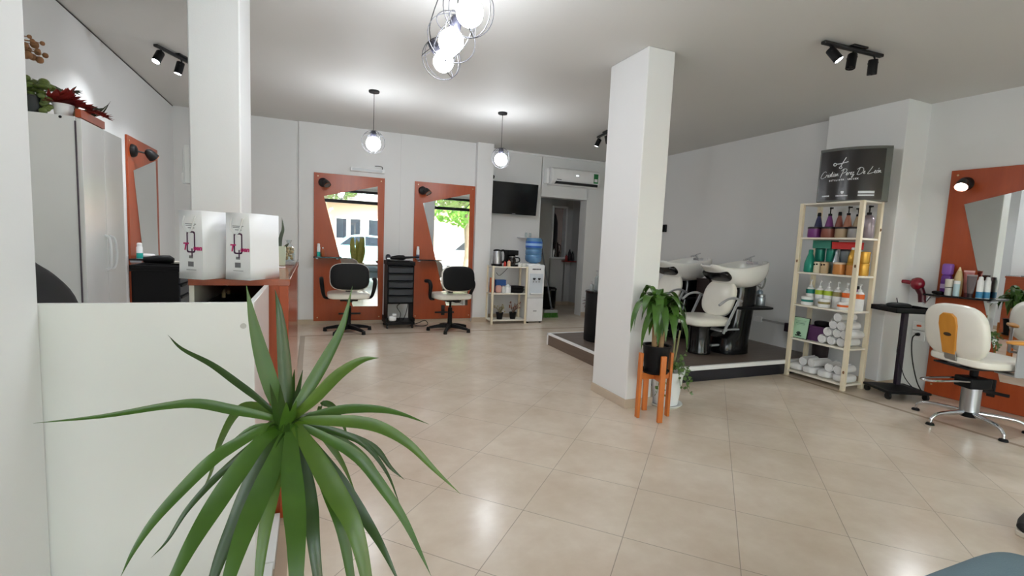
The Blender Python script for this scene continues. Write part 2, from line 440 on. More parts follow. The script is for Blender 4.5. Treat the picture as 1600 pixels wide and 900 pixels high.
# ------------------------------------------------------------------ street front behind the photographer
FRAME = mat('dark aluminium', (46, 46, 48), 0.4, metal=0.4)
sbox('wall_front', (-1.77, -1.95, 2.72), (5.99, -1.80, H), WHITE_WALL)
g = G(); g.box((-1.70, -1.95, 0), (-1.30, -1.80, 2.75)).box((5.35, -1.95, 0), (5.86, -1.80, 2.75)); struct(g.build('wall_front_piers', WHITE_WALL))
g = G()
for x in (-1.30, 2.52, 5.31): g.box((x, -1.91, 0), (x + 0.06, -1.85, 2.72))
g.box((-1.30, -1.92, 2.30), (5.35, -1.84, 2.40)); g.box((-1.30, -1.92, 2.64), (5.35, -1.84, 2.73)); g.box((-1.30, -1.91, 0.0), (5.35, -1.85, 0.06))
w = struct(g.build('window_2', FRAME))
g = G()
for a, b in ((-1.24, 2.52), (2.58, 5.31)):
    g.box((a, -1.884, 0.06), (b, -1.876, 2.30)); g.box((a, -1.884, 2.40), (b, -1.876, 2.64))
g.build('pane', PANE, w)

# street
ASPH = mat('asphalt', (128, 128, 128), 0.9, var=0.08, scale=3)
PAVE = mat('pavement', (190, 186, 178), 0.85, var=0.05, scale=4)
struct(G().box((-30, -4.2, -0.2), (40, -1.95, -0.03)).build('floor_pavement', PAVE))
struct(G().box((-30, -13.5, -0.3), (40, -4.2, -0.14)).build('floor_street', ASPH))
struct(G().box((-30, -30, -0.2), (40, -13.5, -0.03)).build('floor_far_pavement', PAVE))
# the house across the street
hs = thing('house', 'pale house with tall dark windows across the street, seen in the mirrors', 'house', (2.4, -15.0, 0))
FAC = mat('peach render', (196, 166, 140), 0.85); WIN = mat('dark window glass', (46, 52, 60), 0.15); TRIMW = mat('pale trim', (236, 232, 224), 0.7)
G().box((-9, -6, -0.1), (9, 0, 3.3)).build('wall', FAC, hs)
g = G(); g.box((-9.3, -6.2, 3.2), (9.3, 0.5, 3.5)); g.build('roof', TRIMW, hs, bevel=0.03)
for i in range(9):
    x = -4.2 + i * 1.02 + (0.25 if i % 3 == 0 else 0)
    f = G().box((x - 0.33, -0.02, 1.05), (x + 0.33, 0.05, 2.3)).build('window', TRIMW, hs)
    G().box((x - 0.27, 0.04, 1.12), (x + 0.27, 0.062, 2.23)).build('pane', WIN, f)
G().box((-9, 0, -0.1), (9, 0.08, 0.5)).build('plinth', mat('grey plinth', (150, 146, 142), 0.9), hs)

def car(name, label, loc, rz, body):
    c = thing(name, label, 'car', loc, rz)
    M_ = mat(body[0], body[1], 0.25, coat=0.6)
    lower = [(-2.05, 0.28), (-2.1, 0.62), (-1.95, 0.86), (-0.95, 0.95), (1.75, 0.98), (2.08, 0.82), (2.1, 0.3)]
    g = G(); n = len(lower)
    g.loft([[V(x, y * 0.82, z) if abs(y) < 1.01 else V(x, y, z) for x, z in lower] for y in (-1.04, -0.9, 0.9, 1.04)])
    g.build('body', M_, c, bevel=0.05, seg=3)
    cab = [(-1.0, 0.94), (-0.35, 1.42), (0.2, 1.49), (1.1, 1.44), (1.72, 0.97)]
    g = G(); g.loft([[V(x, y * (1 - 0.16 * (z - 0.94) / 0.5), z) for x, z in cab] for y in (-0.8, 0.8)]); g.build('cabin', M_, c, bevel=0.04, seg=3)
    for s in (-1, 1):
        g = G(); g.loft([[V(x, s * y, z) for x, z in [(-0.78, 0.98), (-0.3, 1.36), (0.28, 1.4), (0.28, 0.98)]] for y in (0.66, 0.79)])
        g.loft([[V(x, s * y, z) for x, z in [(0.36, 0.98), (0.36, 1.4), (1.02, 1.36), (1.45, 0.98)]] for y in (0.66, 0.79)]); g.build('side_window', WIN, c)
    for x in (-1.3, 1.3):
        for s in (-1, 1):
            w = G().cyl((x, s * 0.62, 0.31), (x, s * 0.85, 0.31), 0.31, n=24).build('wheel', BLACKM, c, bevel=0.03)
            G().cyl((x, s * 0.84, 0.31), (x, s * 0.862, 0.31), 0.19, n=20).build('hubcap', STEEL, w)
    G().box((-2.13, -0.7, 0.55), (-2.06, 0.7, 0.68)).build('bumper', BLACKM, c, bevel=0.02)
    return c
car('car', 'pale teal car parked across the street, seen in the left mirror', (1.9, -9.6, -0.14), 0.0, ('pale teal car paint', (150, 196, 194)))
car('car', 'white car parked by the tree, seen in the middle mirror', (6.6, -6.9, -0.14), 0.03, ('white car paint', (236, 238, 238)))

def crown(g, c, r, n, s, seed, mi=0):
    rd = random.Random(seed)
    for i in range(n):
        u = V(rd.gauss(0, 1), rd.gauss(0, 1), rd.gauss(0, 1)).normalized() * (rd.random() ** 0.4)
        p = Vector(c) + V(u.x * r[0], u.y * r[1], u.z * r[2])
        a = V(rd.gauss(0, 1), rd.gauss(0, 1), rd.gauss(0, 1)).normalized(); b = a.orthogonal().normalized()
        k = s * (0.6 + rd.random() * 0.8)
        g.add([p - a * k, p - b * k * 0.5, p + a * k, p + b * k * 0.5], [(0, 1, 2, 3)], mi)
def tree(label, loc, h, r, seed):
    t = thing('tree', label, 'tree', loc)
    G().tube(spline([(0, 0, 0), (0.05, 0.02, h * 0.3), (-0.04, 0.03, h * 0.6), (0.02, 0, h * 0.85)], 4), [0.17 - 0.006 * i for i in range(13)], 10).build('trunk', mat('bark', (150, 132, 108), 0.9, var=0.1, scale=10), t)
    g = G(); crown(g, (0, 0, h), r, 2600, 0.13, seed); g.build('crown', leaf_mat('street tree leaf', (84, 140, 40), (150, 200, 84), 0.5), t)
tree('leafy green street tree with a pale trunk, seen in the middle mirror', (6.0, -5.0, -0.05), 3.2, (2.3, 1.8, 1.35), 3)
tree('street tree hanging over the pale house, seen in the left mirror', (0.6, -12.6, -0.05), 4.4, (2.2, 1.6, 1.3), 5)

# ------------------------------------------------------------------ daylight
sc = bpy.context.scene
wd = bpy.data.worlds.new('sky'); sc.world = wd; wd.use_nodes = True
nt = wd.node_tree; bg = nt.nodes['Background']
sky = nt.nodes.new('ShaderNodeTexSky'); sky.sky_type = 'NISHITA'; sky.sun_disc = False
sky.sun_elevation = math.radians(52); sky.sun_rotation = math.radians(20); sky.air_density = 1.4; sky.dust_density = 2.5; sky.ozone_density = 1.0
hsv = nt.nodes.new('ShaderNodeHueSaturation'); hsv.inputs['Saturation'].default_value = 0.35; nt.links.new(sky.outputs[0], hsv.inputs['Color']); tint = nt.nodes.new('ShaderNodeMix'); tint.data_type = 'RGBA'; tint.blend_type = 'MULTIPLY'; tint.inputs[0].default_value = 1.0; tint.inputs[7].default_value = (1.0, 0.945, 0.945, 1); nt.links.new(hsv.outputs[0], tint.inputs[6]); nt.links.new(tint.outputs[2], bg.inputs[0]); bg.inputs[1].default_value = SKY
def light(name, kind, loc, direction, energy, color=(1, 1, 1), **kw):
    l = bpy.data.lights.new(name, kind); l.energy = energy; l.color = color
    for k, v in kw.items(): setattr(l, k, v)
    o = bpy.data.objects.new(name, l); C.objects.link(o); o.location = loc
    o.rotation_euler = Vector(direction).to_track_quat('-Z', 'Y').to_euler()
    return o
light('sun', 'SUN', (0, 6, 12), (0.25, -0.62, -0.95), SUN, (1.0, 0.97, 0.92), angle=0.01)
p = light('window_portal', 'AREA', (2.0, -1.78, 1.38), (0, 1, 0), 1.0, shape='RECTANGLE', size=6.6, size_y=2.7)
p.data.cycles.is_portal = True
sc.view_settings.view_transform = 'Standard'; sc.view_settings.look = 'None'; sc.view_settings.gamma = 1.0
sc.view_settings.exposure = EXPO; sc.view_settings.use_curve_mapping = False
cy = sc.cycles
cy.use_denoising = True; cy.max_bounces = 10; cy.diffuse_bounces = 5; cy.glossy_bounces = 5; cy.transparent_max_bounces = 12; cy.transmission_bounces = 6
cy.sample_clamp_indirect = 6.0; cy.caustics_reflective = False; cy.caustics_refractive = False
# ------------------------------------------------------------------ mirror stations on the walls
SCREW = mat('brass screw cap', (214, 190, 150), 0.3, metal=0.6)
COPPER = mat('copper rim', (190, 120, 84), 0.3, metal=0.8)
def station(label, loc, rz, shelf=(0.0, 0.36), lit=False, lamp_turn=0.5, aim=None, z0=0.05):
    t = thing('mirror_station', label, 'mirror', loc, rz, 'mirror stations on orange boards')
    G().box((0, -0.018, z0), (0.95, 0.0, 2.125)).build('panel', ORANGE, t, bevel=0.0015)
    G().prism([(0.125, 1.81), (0.85, 2.0), (0.878, 0.258), (0.528, 0.258)], -0.024, -0.0182).build('mirror', MIRROR, t)
    l = G().lathe([(0.062, 0), (0.062, 0.012), (0.05, 0.035), (0.022, 0.046), (0.0, 0.047)], M=at(0.115, -0.018, 1.995) , n=28).build('wall_lamp', BLACKM, t)
    q = Matrix.Translation((0.115, -0.018, 1.995))
    G().tube([q @ V(0, -0.03, 0), q @ V(0.02, -0.10, -0.01), q @ V(0.03, -0.135, -0.02)], 0.008, 8).build('arm', BLACKM, l)
    d = (V(*aim) if aim else V(lamp_turn * 0.8, -0.55, -0.75)).normalized(); c0 = q @ V(0.03, -0.125, -0.0)
    rot = d.to_track_quat('Z', 'Y').to_matrix().to_4x4()
    M_ = Matrix.Translation(c0) @ rot
    G().lathe([(0.012, -0.03), (0.034, -0.012), (0.046, 0.03), (0.048, 0.07), (0.045, 0.07), (0.042, 0.03), (0.0, 0.02)], M=M_, n=24).build('lamp_head', BLACKM, l)
    G().lathe([(0.0, 0.058), (0.043, 0.058), (0.043, 0.064), (0.0, 0.066)], M=M_, n=24).build('lens', SPOTLIT if lit else STEEL, l)
    G().ring((0, 0, 0), 0.047, 0.003, 24, 6, None).build('rim', COPPER, l).matrix_local = M_ @ Matrix.Translation((0, 0, 0.07))
    G().box((shelf[0], -0.19, 0.955), (shelf[1], -0.02, 0.972)).build('shelf', mat('smoked black glass', (26, 28, 30), 0.08), t, bevel=0.002)
    g = G()
    for x in (shelf[0] + 0.05, shelf[1] - 0.05): g.box((x - 0.012, -0.10, 0.935), (x + 0.012, -0.018, 0.954))
    g.build('bracket', STEEL, t)
    g = G().box((0.33, -0.13, 0.155), (0.63, -0.105, 0.18)).box((0.465, -0.11, 0.15), (0.495, -0.019, 0.185)).box((0.452, -0.03, 0.11), (0.508, -0.018, 0.265)); g.build('footrest', BLACKM, t, bevel=0.004)
    for x, z in ((0.05, 2.08), (0.90, 2.08), (0.05, 0.10), (0.90, 0.10)):
        G().lathe([(0.009, 0), (0.008, 0.004), (0.0, 0.005)], M=at(x, -0.018, z), n=12).build('screw', SCREW, t)
    return t, M_
station('left of the two orange mirror boards on the back wall, snake plant in its mirror', (0.012, 7.298, 0), 0, (-0.005, 0.36))
station('right of the two orange mirror boards on the back wall, beside the slim pier', (1.398, 7.29, 0), 0, (0.03, 0.40))
station('orange mirror board on the left wall behind the wardrobe', (-1.618, 5.62, 0), PI / 2, (-0.06, 0.38), lamp_turn=0.9)
ts, ml = station('orange mirror board on the right wall with a lit lamp', (5.533, 2.682, 0), math.radians(-86.4), (-0.03, 0.46), True, -0.35, (0.12, -0.72, -0.68), 0.004)

# ------------------------------------------------------------------ black styling chairs at the back wall
def star_base(g, n, R, z_hub, w, rot=0.0, hub=0.05):
    for i in range(n):
        a = rot + 2 * PI * i / n; d = V(math.cos(a), math.sin(a), 0)
        rings = []
        for u, zz, hw, hh in ((0.0, z_hub, w, 0.03), (0.5, z_hub - 0.01, w * 0.85, 0.022), (0.9, z_hub - 0.03, w * 0.65, 0.016), (1.0, z_hub - 0.045, w * 0.55, 0.012)):
            c = d * (R * u); s = V(-d.y, d.x, 0)
            rings.append([c + s * hw + V(0, 0, zz - hh), c + s * hw * 0.8 + V(0, 0, zz + hh), c - s * hw * 0.8 + V(0, 0, zz + hh), c - s * hw + V(0, 0, zz - hh)])
        g.loft(rings)
    return g
def back_chair(label, loc, rz):
    t = thing('salon_chair', label, 'chair', loc, rz, 'black backed salon chairs at the back wall')
    g = star_base(G(), 5, 0.31, 0.075, 0.032, PI / 2); g.cyl((0, 0, 0.04), (0, 0, 0.12), 0.045, 0.035); g.build('base', BLACK, t, bevel=0.006)
    for i in range(5):
        a = PI / 2 + 2 * PI * i / 5
        G().cyl((0.30 * math.cos(a), 0.30 * math.sin(a), 0.0), (0.30 * math.cos(a), 0.30 * math.sin(a), 0.05), 0.028, 0.022, 14).build('foot', BLACK, t, bevel=0.004)
    G().cyl((0, 0, 0.10), (0, 0, 0.33), 0.034, 0.030).cyl((0, 0, 0.33), (0, 0, 0.45), 0.016, 0.016, 12).build('gas_lift', BLACK, t)
    G().box((-0.11, -0.13, 0.425), (0.11, 0.11, 0.455)).build('seat_plate', BLACK, t, bevel=0.01)
    G().rbox((0, 0.02, 0.495), (0.265, 0.25, 0.045), 4.5).build('seat', CREAM, t)
    B = Matrix.Translation((0, -0.235, 0.755)) @ Matrix.Rotation(math.radians(-7), 4, 'X')
    G().rbox((0, 0.02, 0), (0.245, 0.035, 0.175), 3.4, M=B).build('backrest', CREAM, t)
    G().rbox((0, -0.016, 0), (0.238, 0.026, 0.168), 3.4, M=B).build('back_shell', BLACK, t)
    g = G(); g.loft([[V(x * w, y - 0.012, z) for x, y in ((-1, 0), (1, 0), (1, 0.024), (-1, 0.024))] for w, y, z in ((0.03, -0.285, 0.80), (0.035, -0.285, 0.62), (0.036, -0.28, 0.50), (0.034, -0.25, 0.435), (0.034, -0.20, 0.425))])
    g.box((-0.034, -0.24, 0.425), (0.034, -0.05, 0.437)); g.build('spine', BLACK, t, bevel=0.006)
    for s in (-1, 1):
        g = G(); pts = spline([(s * 0.23, 0.05, 0.445), (s * 0.29, 0.03, 0.46), (s * 0.315, -0.01, 0.53), (s * 0.33, -0.06, 0.64), (s * 0.335, -0.02, 0.70), (s * 0.335, 0.10, 0.70)], 5)
        rr = [0.015 + 0.012 * min(1, i / 14) for i in range(len(pts))]
        g.tube(pts, rr, 10); g.build('armrest', BLACK, t)
    return t
back_chair('black backed salon chair facing the left orange mirror board', (0.44, 6.68, 0), 0)
back_chair('black backed salon chair facing the right orange mirror board, turned a little', (1.80, 6.56, 0), math.radians(10))

# ------------------------------------------------------------------ white hydraulic chair at the right wall
t = thing('hydraulic_salon_chair', 'white hydraulic salon chair with chrome star base and wooden back plate', 'chair', (4.82, 2.03, 0), math.radians(-112))
# local: +y is forward (towards the mirror), +x is the sitter's right
g = G()
for i in range(5):
    a = math.radians(76 + 22) + 2 * PI * i / 5 + math.radians(36)
    d = V(math.cos(a), math.sin(a), 0)
    leg = G(); leg.tube(spline([d * 0.04 + V(0, 0, 0.10), d * 0.20 + V(0, 0, 0.095), d * 0.29 + V(0, 0, 0.085), d * 0.335 + V(0, 0, 0.055), d * 0.345 + V(0, 0, 0.02)], 4), [0.019 - 0.0006 * k for k in range(17)], 10)
    lg = leg.build('leg', CHROME, t)
    G().cyl(d * 0.345 + V(0, 0, 0.0), d * 0.345 + V(0, 0, 0.018), 0.03, 0.024, 16).build('foot_pad', BLACK, lg, bevel=0.004)
G().cyl((0, 0, 0.065), (0, 0, 0.125), 0.055, 0.06, 24).build('hub', BLACK, t, bevel=0.006)
G().cyl((0, 0, 0.11), (0, 0, 0.30), 0.062, 0.062, 32).build('hydraulic_cylinder', STEEL, t)
G().box((-0.075, -0.085, 0.30), (0.075, 0.085, 0.385)).cyl((0, 0, 0.385), (0, 0, 0.47), 0.026, 0.03, 20).build('pump_housing', BLACK, t, bevel=0.01)
G().tube(spline([(0.05, 0.06, 0.33), (0.06, -0.05, 0.355), (0.055, -0.16, 0.36), (0.045, -0.36, 0.35), (0.0, -0.40, 0.35), (-0.045, -0.36, 0.35), (-0.055, -0.16, 0.36), (-0.06, -0.05, 0.355), (-0.05, 0.06, 0.33)], 4), 0.009, 8).build('pump_lever', CHROME, t)
G().cyl((-0.13, 0, 0.315), (-0.06, 0, 0.315), 0.012, 0.012, 10).build('knob', BLACK, t)
G().box((-0.15, -0.20, 0.468), (0.15, 0.22, 0.482)).build('seat_plate', BLACKM, t, bevel=0.004)
G().rbox((-0.01, 0.065, 0.522), (0.255, 0.265, 0.042), 4.2).build('seat', CREAM, t)
B = Matrix.Translation((-0.005, -0.185, 0.742)) @ Matrix.Rotation(math.radians(9), 4, 'X')
G().rbox((0, 0, 0), (0.262, 0.055, 0.215), 3.0, M=B).build('backrest', CREAM, t)
poly = [(-0.052, -0.17), (0.052, -0.17), (0.078, 0.06), (0.068, 0.125), (0.035, 0.152), (-0.035, 0.152), (-0.068, 0.125), (-0.078, 0.06)]
pl = G().prism(poly, -0.066, -0.048, M=B).build('back_plate', AMBER, t, bevel=0.005)
pl['label'] = 'varnished wooden plate on the back'
G().lathe([(0.034, 0), (0.032, 0.003), (0, 0.004)], M=B @ Matrix.Translation((0, -0.066, -0.015)) @ FACE_MINUS_Y @ Matrix.Scale(0.42, 4, (0, 1, 0)), n=24).build('emblem', mat('dark emblem', (70, 56, 40), 0.4), pl)
g = G(); g.loft([[V(x, y, z) for x, y in ((-0.05, a), (0.05, a), (0.05, a + 0.008), (-0.05, a + 0.008))] for a, z in ((-0.222, 0.60), (-0.21, 0.53), (-0.175, 0.485))]); g.box((-0.05, -0.177, 0.478), (0.05, 0.0, 0.488)); g.build('back_bracket', STEEL, t, bevel=0.002)
for s in (-1, 1):
    g = G(); g.box((s * 0.272, 0.02, 0.46), (s * 0.282, 0.13, 0.70)); g.box((s * 0.12, 0.03, 0.456), (s * 0.282, 0.12, 0.468)); a_ = g.build('arm_plate', GREYMET, t, bevel=0.003)
    G().rbox((s * 0.277, 0.085, 0.715), (0.034, 0.15, 0.016), 3.2).build('arm_pad', AMBER, a_)

# ------------------------------------------------------------------ rolling trolleys
def caster(g, x, y, z=0.0, r=0.026):
    g.cyl((x - 0.012, y, z + r), (x + 0.012, y, z + r), r, r, 16); g.cyl((x, y, z + r), (x, y, z + 0.075), 0.009, 0.009, 8); return g
def drawer_trolley(label, loc, rz):
    t = thing('drawer_trolley', label, 'trolley', loc, rz, 'black rolling drawer trolleys')
    g = G()
    for x in (-0.185, 0.173): g.box((x, -0.17, 0.08), (x + 0.012, 0.17, 0.94))
    g.box((-0.185, 0.16, 0.36), (0.185, 0.17, 0.93)); g.box((-0.185, -0.17, 0.35), (0.185, 0.17, 0.362))
    g.build('frame', BLACK, t, bevel=0.003)
    for i in range(5):
        z = 0.37 + i * 0.104
        d = G().box((-0.17, -0.178, z), (0.17, 0.15, z + 0.096)).build('drawer', NAVYBLK, t, bevel=0.006)
        G().box((-0.165, -0.192, z + 0.078), (0.165, -0.172, z + 0.096)).build('handle', BLACK, d, bevel=0.005)
    g = G().box((-0.195, -0.19, 0.895), (0.195, 0.18, 0.915)); g.box((-0.195, -0.19, 0.915), (-0.183, 0.18, 0.95)).box((0.183, -0.19, 0.915), (0.195, 0.18, 0.95)).box((-0.195, 0.168, 0.915), (0.195, 0.18, 0.95)).box((-0.195, -0.19, 0.915), (0.195, -0.178, 0.94))
    g.build('top_tray', BLACK, t, bevel=0.004)
    G().box((-0.205, -0.19, 0.055), (0.205, 0.19, 0.095)).box((-0.205, -0.19, 0.095), (-0.19, 0.19, 0.15)).box((0.19, -0.19, 0.095), (0.205, 0.19, 0.15)).build('bottom_tray', BLACK, t, bevel=0.006)
    for x in (-0.175, 0.175):
        for y in (-0.16, 0.16): caster(G(), x, y).build('caster', BLACKM, t)
    return t
drawer_trolley('black drawer trolley between the two orange boards on the back wall', (1.145, 6.98, 0), 0)
drawer_trolley('black drawer trolley in front of the left wall mirror board, side towards us', (-1.26, 5.20, 0), PI / 2)

t = thing('pedestal_trolley', 'black square pedestal tray on casters beside the white hydraulic chair', 'trolley', (5.10, 2.70, 0), math.radians(-24))
g = G().box((-0.20, -0.165, 0.055), (0.20, 0.165, 0.078)); g.loft([[V(x * k, y * k, z) for x, y in ((-0.16, -0.13), (0.16, -0.13), (0.16, 0.13), (-0.16, 0.13))] for k, z in ((1, 0.078), (0.5, 0.092), (0.25, 0.11))]); g.build('base', BLACK, t, bevel=0.008)
G().box((-0.021, -0.021, 0.09), (0.021, 0.021, 0.80)).build('post', mat('dark plum metal', (36, 26, 44), 0.35), t, bevel=0.003)
g = G().box((-0.21, -0.17, 0.80), (0.21, 0.17, 0.818))
for a, b in (((-0.21, -0.17), (0.21, -0.158)), ((-0.21, 0.158), (0.21, 0.17)), ((-0.21, -0.17), (-0.198, 0.17)), ((0.198, -0.17), (0.21, 0.17))): g.box((a[0], a[1], 0.80), (b[0], b[1], 0.845))
g.build('tray', BLACK, t, bevel=0.004)
for x in (-0.17, 0.17):
    for y in (-0.135, 0.135): caster(G(), x, y, r=0.03).build('caster', BLACKM, t)
G().tube(spline([(0.03, 0.0, 0.62), (-0.04, -0.02, 0.5), (-0.045, -0.02, 0.40), (0.0, -0.03, 0.28), (0.04, -0.04, 0.18), (0.10, -0.08, 0.095), (0.16, -0.10, 0.083)], 5), 0.004, 6).build('cord', DARKCABLE, t)
h = thing('hair_clipper', 'black clipper lying on the pedestal tray', 'hair clipper', (5.06, 2.74, 0.8185), math.radians(-30))
G().rbox((0.0, 0, 0.03), (0.11, 0.042, 0.032), 2.6).build('body', BLACK, h)
G().rbox((-0.12, 0.01, 0.022), (0.06, 0.026, 0.018), 2.6).build('head', BLACK, h)

# ------------------------------------------------------------------ backwash units on the platform
def backwash(label, loc, near=True):
    t = thing('backwash_unit', label, 'wash basin chair', loc, 0.0, 'backwash units on the platform')
    # chair
    G().lathe([(0.128, 0), (0.128, 0.03), (0.118, 0.05), (0.118, 0.30), (0.13, 0.34)], (0.06, 0, 0), 32).build('chair_drum', BLACKG, t, bevel=0.003)
    G().rbox((0.05, 0, 0.372), (0.27, 0.255, 0.055), 4.0).build('seat', CREAM, t)
    B = Matrix.Translation((0.30, 0, 0.615)) @ Matrix.Rotation(math.radians(17), 4, 'Y')
    G().rbox((0, 0, 0), (0.055, 0.225, 0.215), 2.5, M=B).build('backrest', CREAM, t)
    G().rbox((0.035, 0, -0.02), (0.035, 0.19, 0.19), 3.0, M=B).build('back_shell', GREYMET, t)
    for s in (-1, 1):
        g = G(); g.box((-0.014, -0.006, 0), (0.014, 0.006, 0.40), M=Matrix.Translation((0.12, s * 0.275, 0.26)) @ Matrix.Rotation(math.radians(27), 4, 'Y'))
        g.tube(spline([(0.03, s * 0.275, 0.565), (0.13, s * 0.28, 0.625), (0.24, s * 0.28, 0.64), (0.35, s * 0.275, 0.605)], 5), 0.013, 8)
        g.build('armrest', GREYMET, t)
    g = G().cyl((0.16, -0.2, 0.285), (0.42, -0.2, 0.285), 0.011, 0.011, 10).cyl((0.16, -0.08, 0.09), (0.32, -0.08, 0.09), 0.013, 0.013, 10).box((0.1, -0.25, 0.275), (0.2, 0.25, 0.292)); g.build('link_bar', GREYMET, t)
    # pedestal
    rings = []
    def oval(cx, w, d, z, n=28, e=3.0):
        return [V(cx + w * math.copysign(abs(math.cos(a)) ** (2 / e), math.cos(a)), d * math.copysign(abs(math.sin(a)) ** (2 / e), math.sin(a)), z) for a in [2 * PI * k / n for k in range(n)]]
    for cx, w, d, z in ((0.47, 0.215, 0.20, 0.0), (0.465, 0.215, 0.20, 0.03), (0.478, 0.205, 0.19, 0.17), (0.53, 0.165, 0.175, 0.23), (0.555, 0.16, 0.17, 0.40), (0.58, 0.158, 0.17, 0.56), (0.595, 0.158, 0.165, 0.70), (0.60, 0.158, 0.155, 0.775)): rings.append(oval(cx, w, d, z))
    G().loft(rings).build('pedestal', BLACKG, t)
    G().rbox((0.66, 0, 0.515), (0.27, 0.26, 0.016), 5).build('shelf', BLACK, t)
    # basin
    S = [(0.07, 0.990, 0.968, 0.07), (0.11, 0.99, 0.95, 0.11), (0.19, 0.97, 0.90, 0.145), (0.28, 0.957, 0.81, 0.19), (0.38, 0.962, 0.745, 0.235), (0.53, 0.985, 0.73, 0.252), (0.66, 1.010, 0.74, 0.24), (0.76, 1.03, 0.785, 0.215), (0.83, 1.04, 0.855, 0.17), (0.87, 1.042, 0.94, 0.10), (0.885, 1.04, 1.0, 0.03)]
    rings = []; n = 22
    for x, zt, zb, w in S:
        rings.append([V(x, -w * math.copysign(abs(math.cos(PI * k / n)) ** 0.72, math.cos(PI * k / n)), zt - (zt - zb) * abs(math.sin(PI * k / n)) ** 0.6) for k in range(n + 1)])
    G().loft(rings, cap=False, closed=False).build('basin', CERAMIC, t, solid=0.024, sub=1)
    g = G(); g.rbox((0.185, 0, 0.905), (0.115, 0.205, 0.052), 3.2, M=Matrix.Rotation(math.radians(0), 4, 'Y')); Mn = Matrix.Translation((0.245, 0, 0.868)) @ Matrix.Rotation(math.radians(40), 4, 'Y')
    g = G().rbox((0, 0, 0), (0.082, 0.185, 0.042), 3.4, M=Mn); g.build('neck_rest', BLACKG, t)
    f = G().box((0.72, -0.05, 1.0), (0.80, 0.05, 1.035)).cyl((0.74, 0, 1.02), (0.72, 0, 1.075), 0.016, 0.012, 12).cyl((0.72, 0, 1.07), (0.63, 0, 1.045), 0.010, 0.012, 12).build('tap', CHROME, t, bevel=0.004)
    G().cyl((0.72, 0.0, 1.075), (0.79, 0.0, 1.095), 0.008, 0.008, 10).build('lever', CHROME, f)
    G().tube(spline([(0.66, -0.15, 0.80), (0.75, -0.17, 0.74), (0.80, -0.165, 0.83), (0.79, -0.14, 0.90)], 5), 0.01, 8).build('hose', STEEL, t)
    return t
near = backwash('front white basin backwash unit with cream chair, nearest on the platform', (3.925, 4.08, 0.152))
dup(near, (3.98, 4.98, 0.152), 0.0, 'rear white basin backwash unit, partly behind the central column')
def pump_bottle(name, label, cat, loc, r, h, m, cap=None, capm=None, band=None, group=None, pump=True, neck=0.0, shape='round', rz=0.0):
    t = thing(name, label, cat, loc, rz, group)
    body = h * (0.72 if pump else 0.86)
    if shape == 'cone': prof = [(r * 0.92, 0), (r, 0.01), (r * 0.98, body * 0.45), (r * 0.62, body * 0.8), (r * 0.36, body)]
    elif shape == 'can': prof = [(r, 0), (r, body * 0.93), (r * 0.75, body)]
    else: prof = [(r * 0.9, 0), (r, r * 0.15), (r, body * 0.82), (r * 0.82, body * 0.93), (r * 0.36, body)]
    G().lathe(prof, n=20).build('bottle', m, t)
    cm = capm or BLACK
    if pump:
        G().lathe([(r * 0.40, body), (r * 0.40, body + h * 0.07), (r * 0.12, body + h * 0.08), (r * 0.12, h * 0.93), (r * 0.2, h * 0.94), (r * 0.2, h)], n=14).box((-r * 0.75, -r * 0.13, h * 0.945), (0, r * 0.13, h * 0.99)).build('pump', cm, t)
    else:
        G().lathe([(r * (0.42 if shape != 'can' else 0.72), body * 0.995), (r * (0.40 if shape != 'can' else 0.66), h * 0.97), (r * 0.3, h)], n=16).build('cap', cm, t)
    if band:
        G().lathe([(r * 1.012, body * band[0]), (r * 1.012, body * band[1])], n=20).build('label_band', band[2], t)
    return t
SILVER = mat('silver bottle', (172, 180, 188), 0.25, metal=0.5)
STEELBLUE = mat('steel blue bottle', (150, 164, 178), 0.28, metal=0.4)
pump_bottle('spray_bottle', 'tall silver spray bottle on the front backwash shelf', 'bottle', (4.83, 4.06, 0.6855), 0.036, 0.24, STEELBLUE, capm=STEEL)
j = thing('jar', 'silver jar on the front backwash shelf beside the spray bottle', 'jar', (4.765, 3.985, 0.6855))
G().lathe([(0.045, 0), (0.048, 0.01), (0.048, 0.09), (0.044, 0.1)], n=24).build('jar_body', SILVER, j); G().lathe([(0.046, 0.1), (0.046, 0.125), (0.04, 0.13)], n=24).build('lid', STEEL, j)
# dark cabinets on the platform
t = thing('storage_cabinet', 'dark brown box cabinet behind the front backwash chair', 'cabinet', (4.62, 4.62, 0.152))
DKB = mat('dark brown panel', (46, 34, 32), 0.4)
G().box((-0.12, -0.10, 0.0), (0.12, 0.10, 0.765)).build('body', DKB, t, bevel=0.004); G().box((-0.125, -0.105, 0.765), (0.125, 0.105, 0.785)).build('top', DKB, t, bevel=0.004)
G().box((-0.115, -0.107, 0.02), (0.115, -0.1, 0.755)).build('door', DKB, t, bevel=0.003)
pump_bottle('pump_bottle', 'small black pump bottle on the brown box cabinet', 'bottle', (4.57, 4.60, 0.9375), 0.028, 0.15, BLACKG)
pump_bottle('glass_bottle', 'small clear bottle on the brown box cabinet', 'bottle', (4.67, 4.62, 0.9375), 0.026, 0.10, STEELBLUE, pump=False, capm=STEEL)
t = thing('side_cabinet', 'black round fronted cabinet at the left edge of the platform', 'cabinet', (3.22, 4.88, 0.152))
G().lathe([(0.20, 0.0), (0.205, 0.02), (0.205, 0.56), (0.2, 0.575)], n=40).build('body', BLACK, t, bevel=0.003); G().lathe([(0.212, 0.575), (0.212, 0.596), (0.20, 0.60)], n=40).build('top', BLACKG, t)
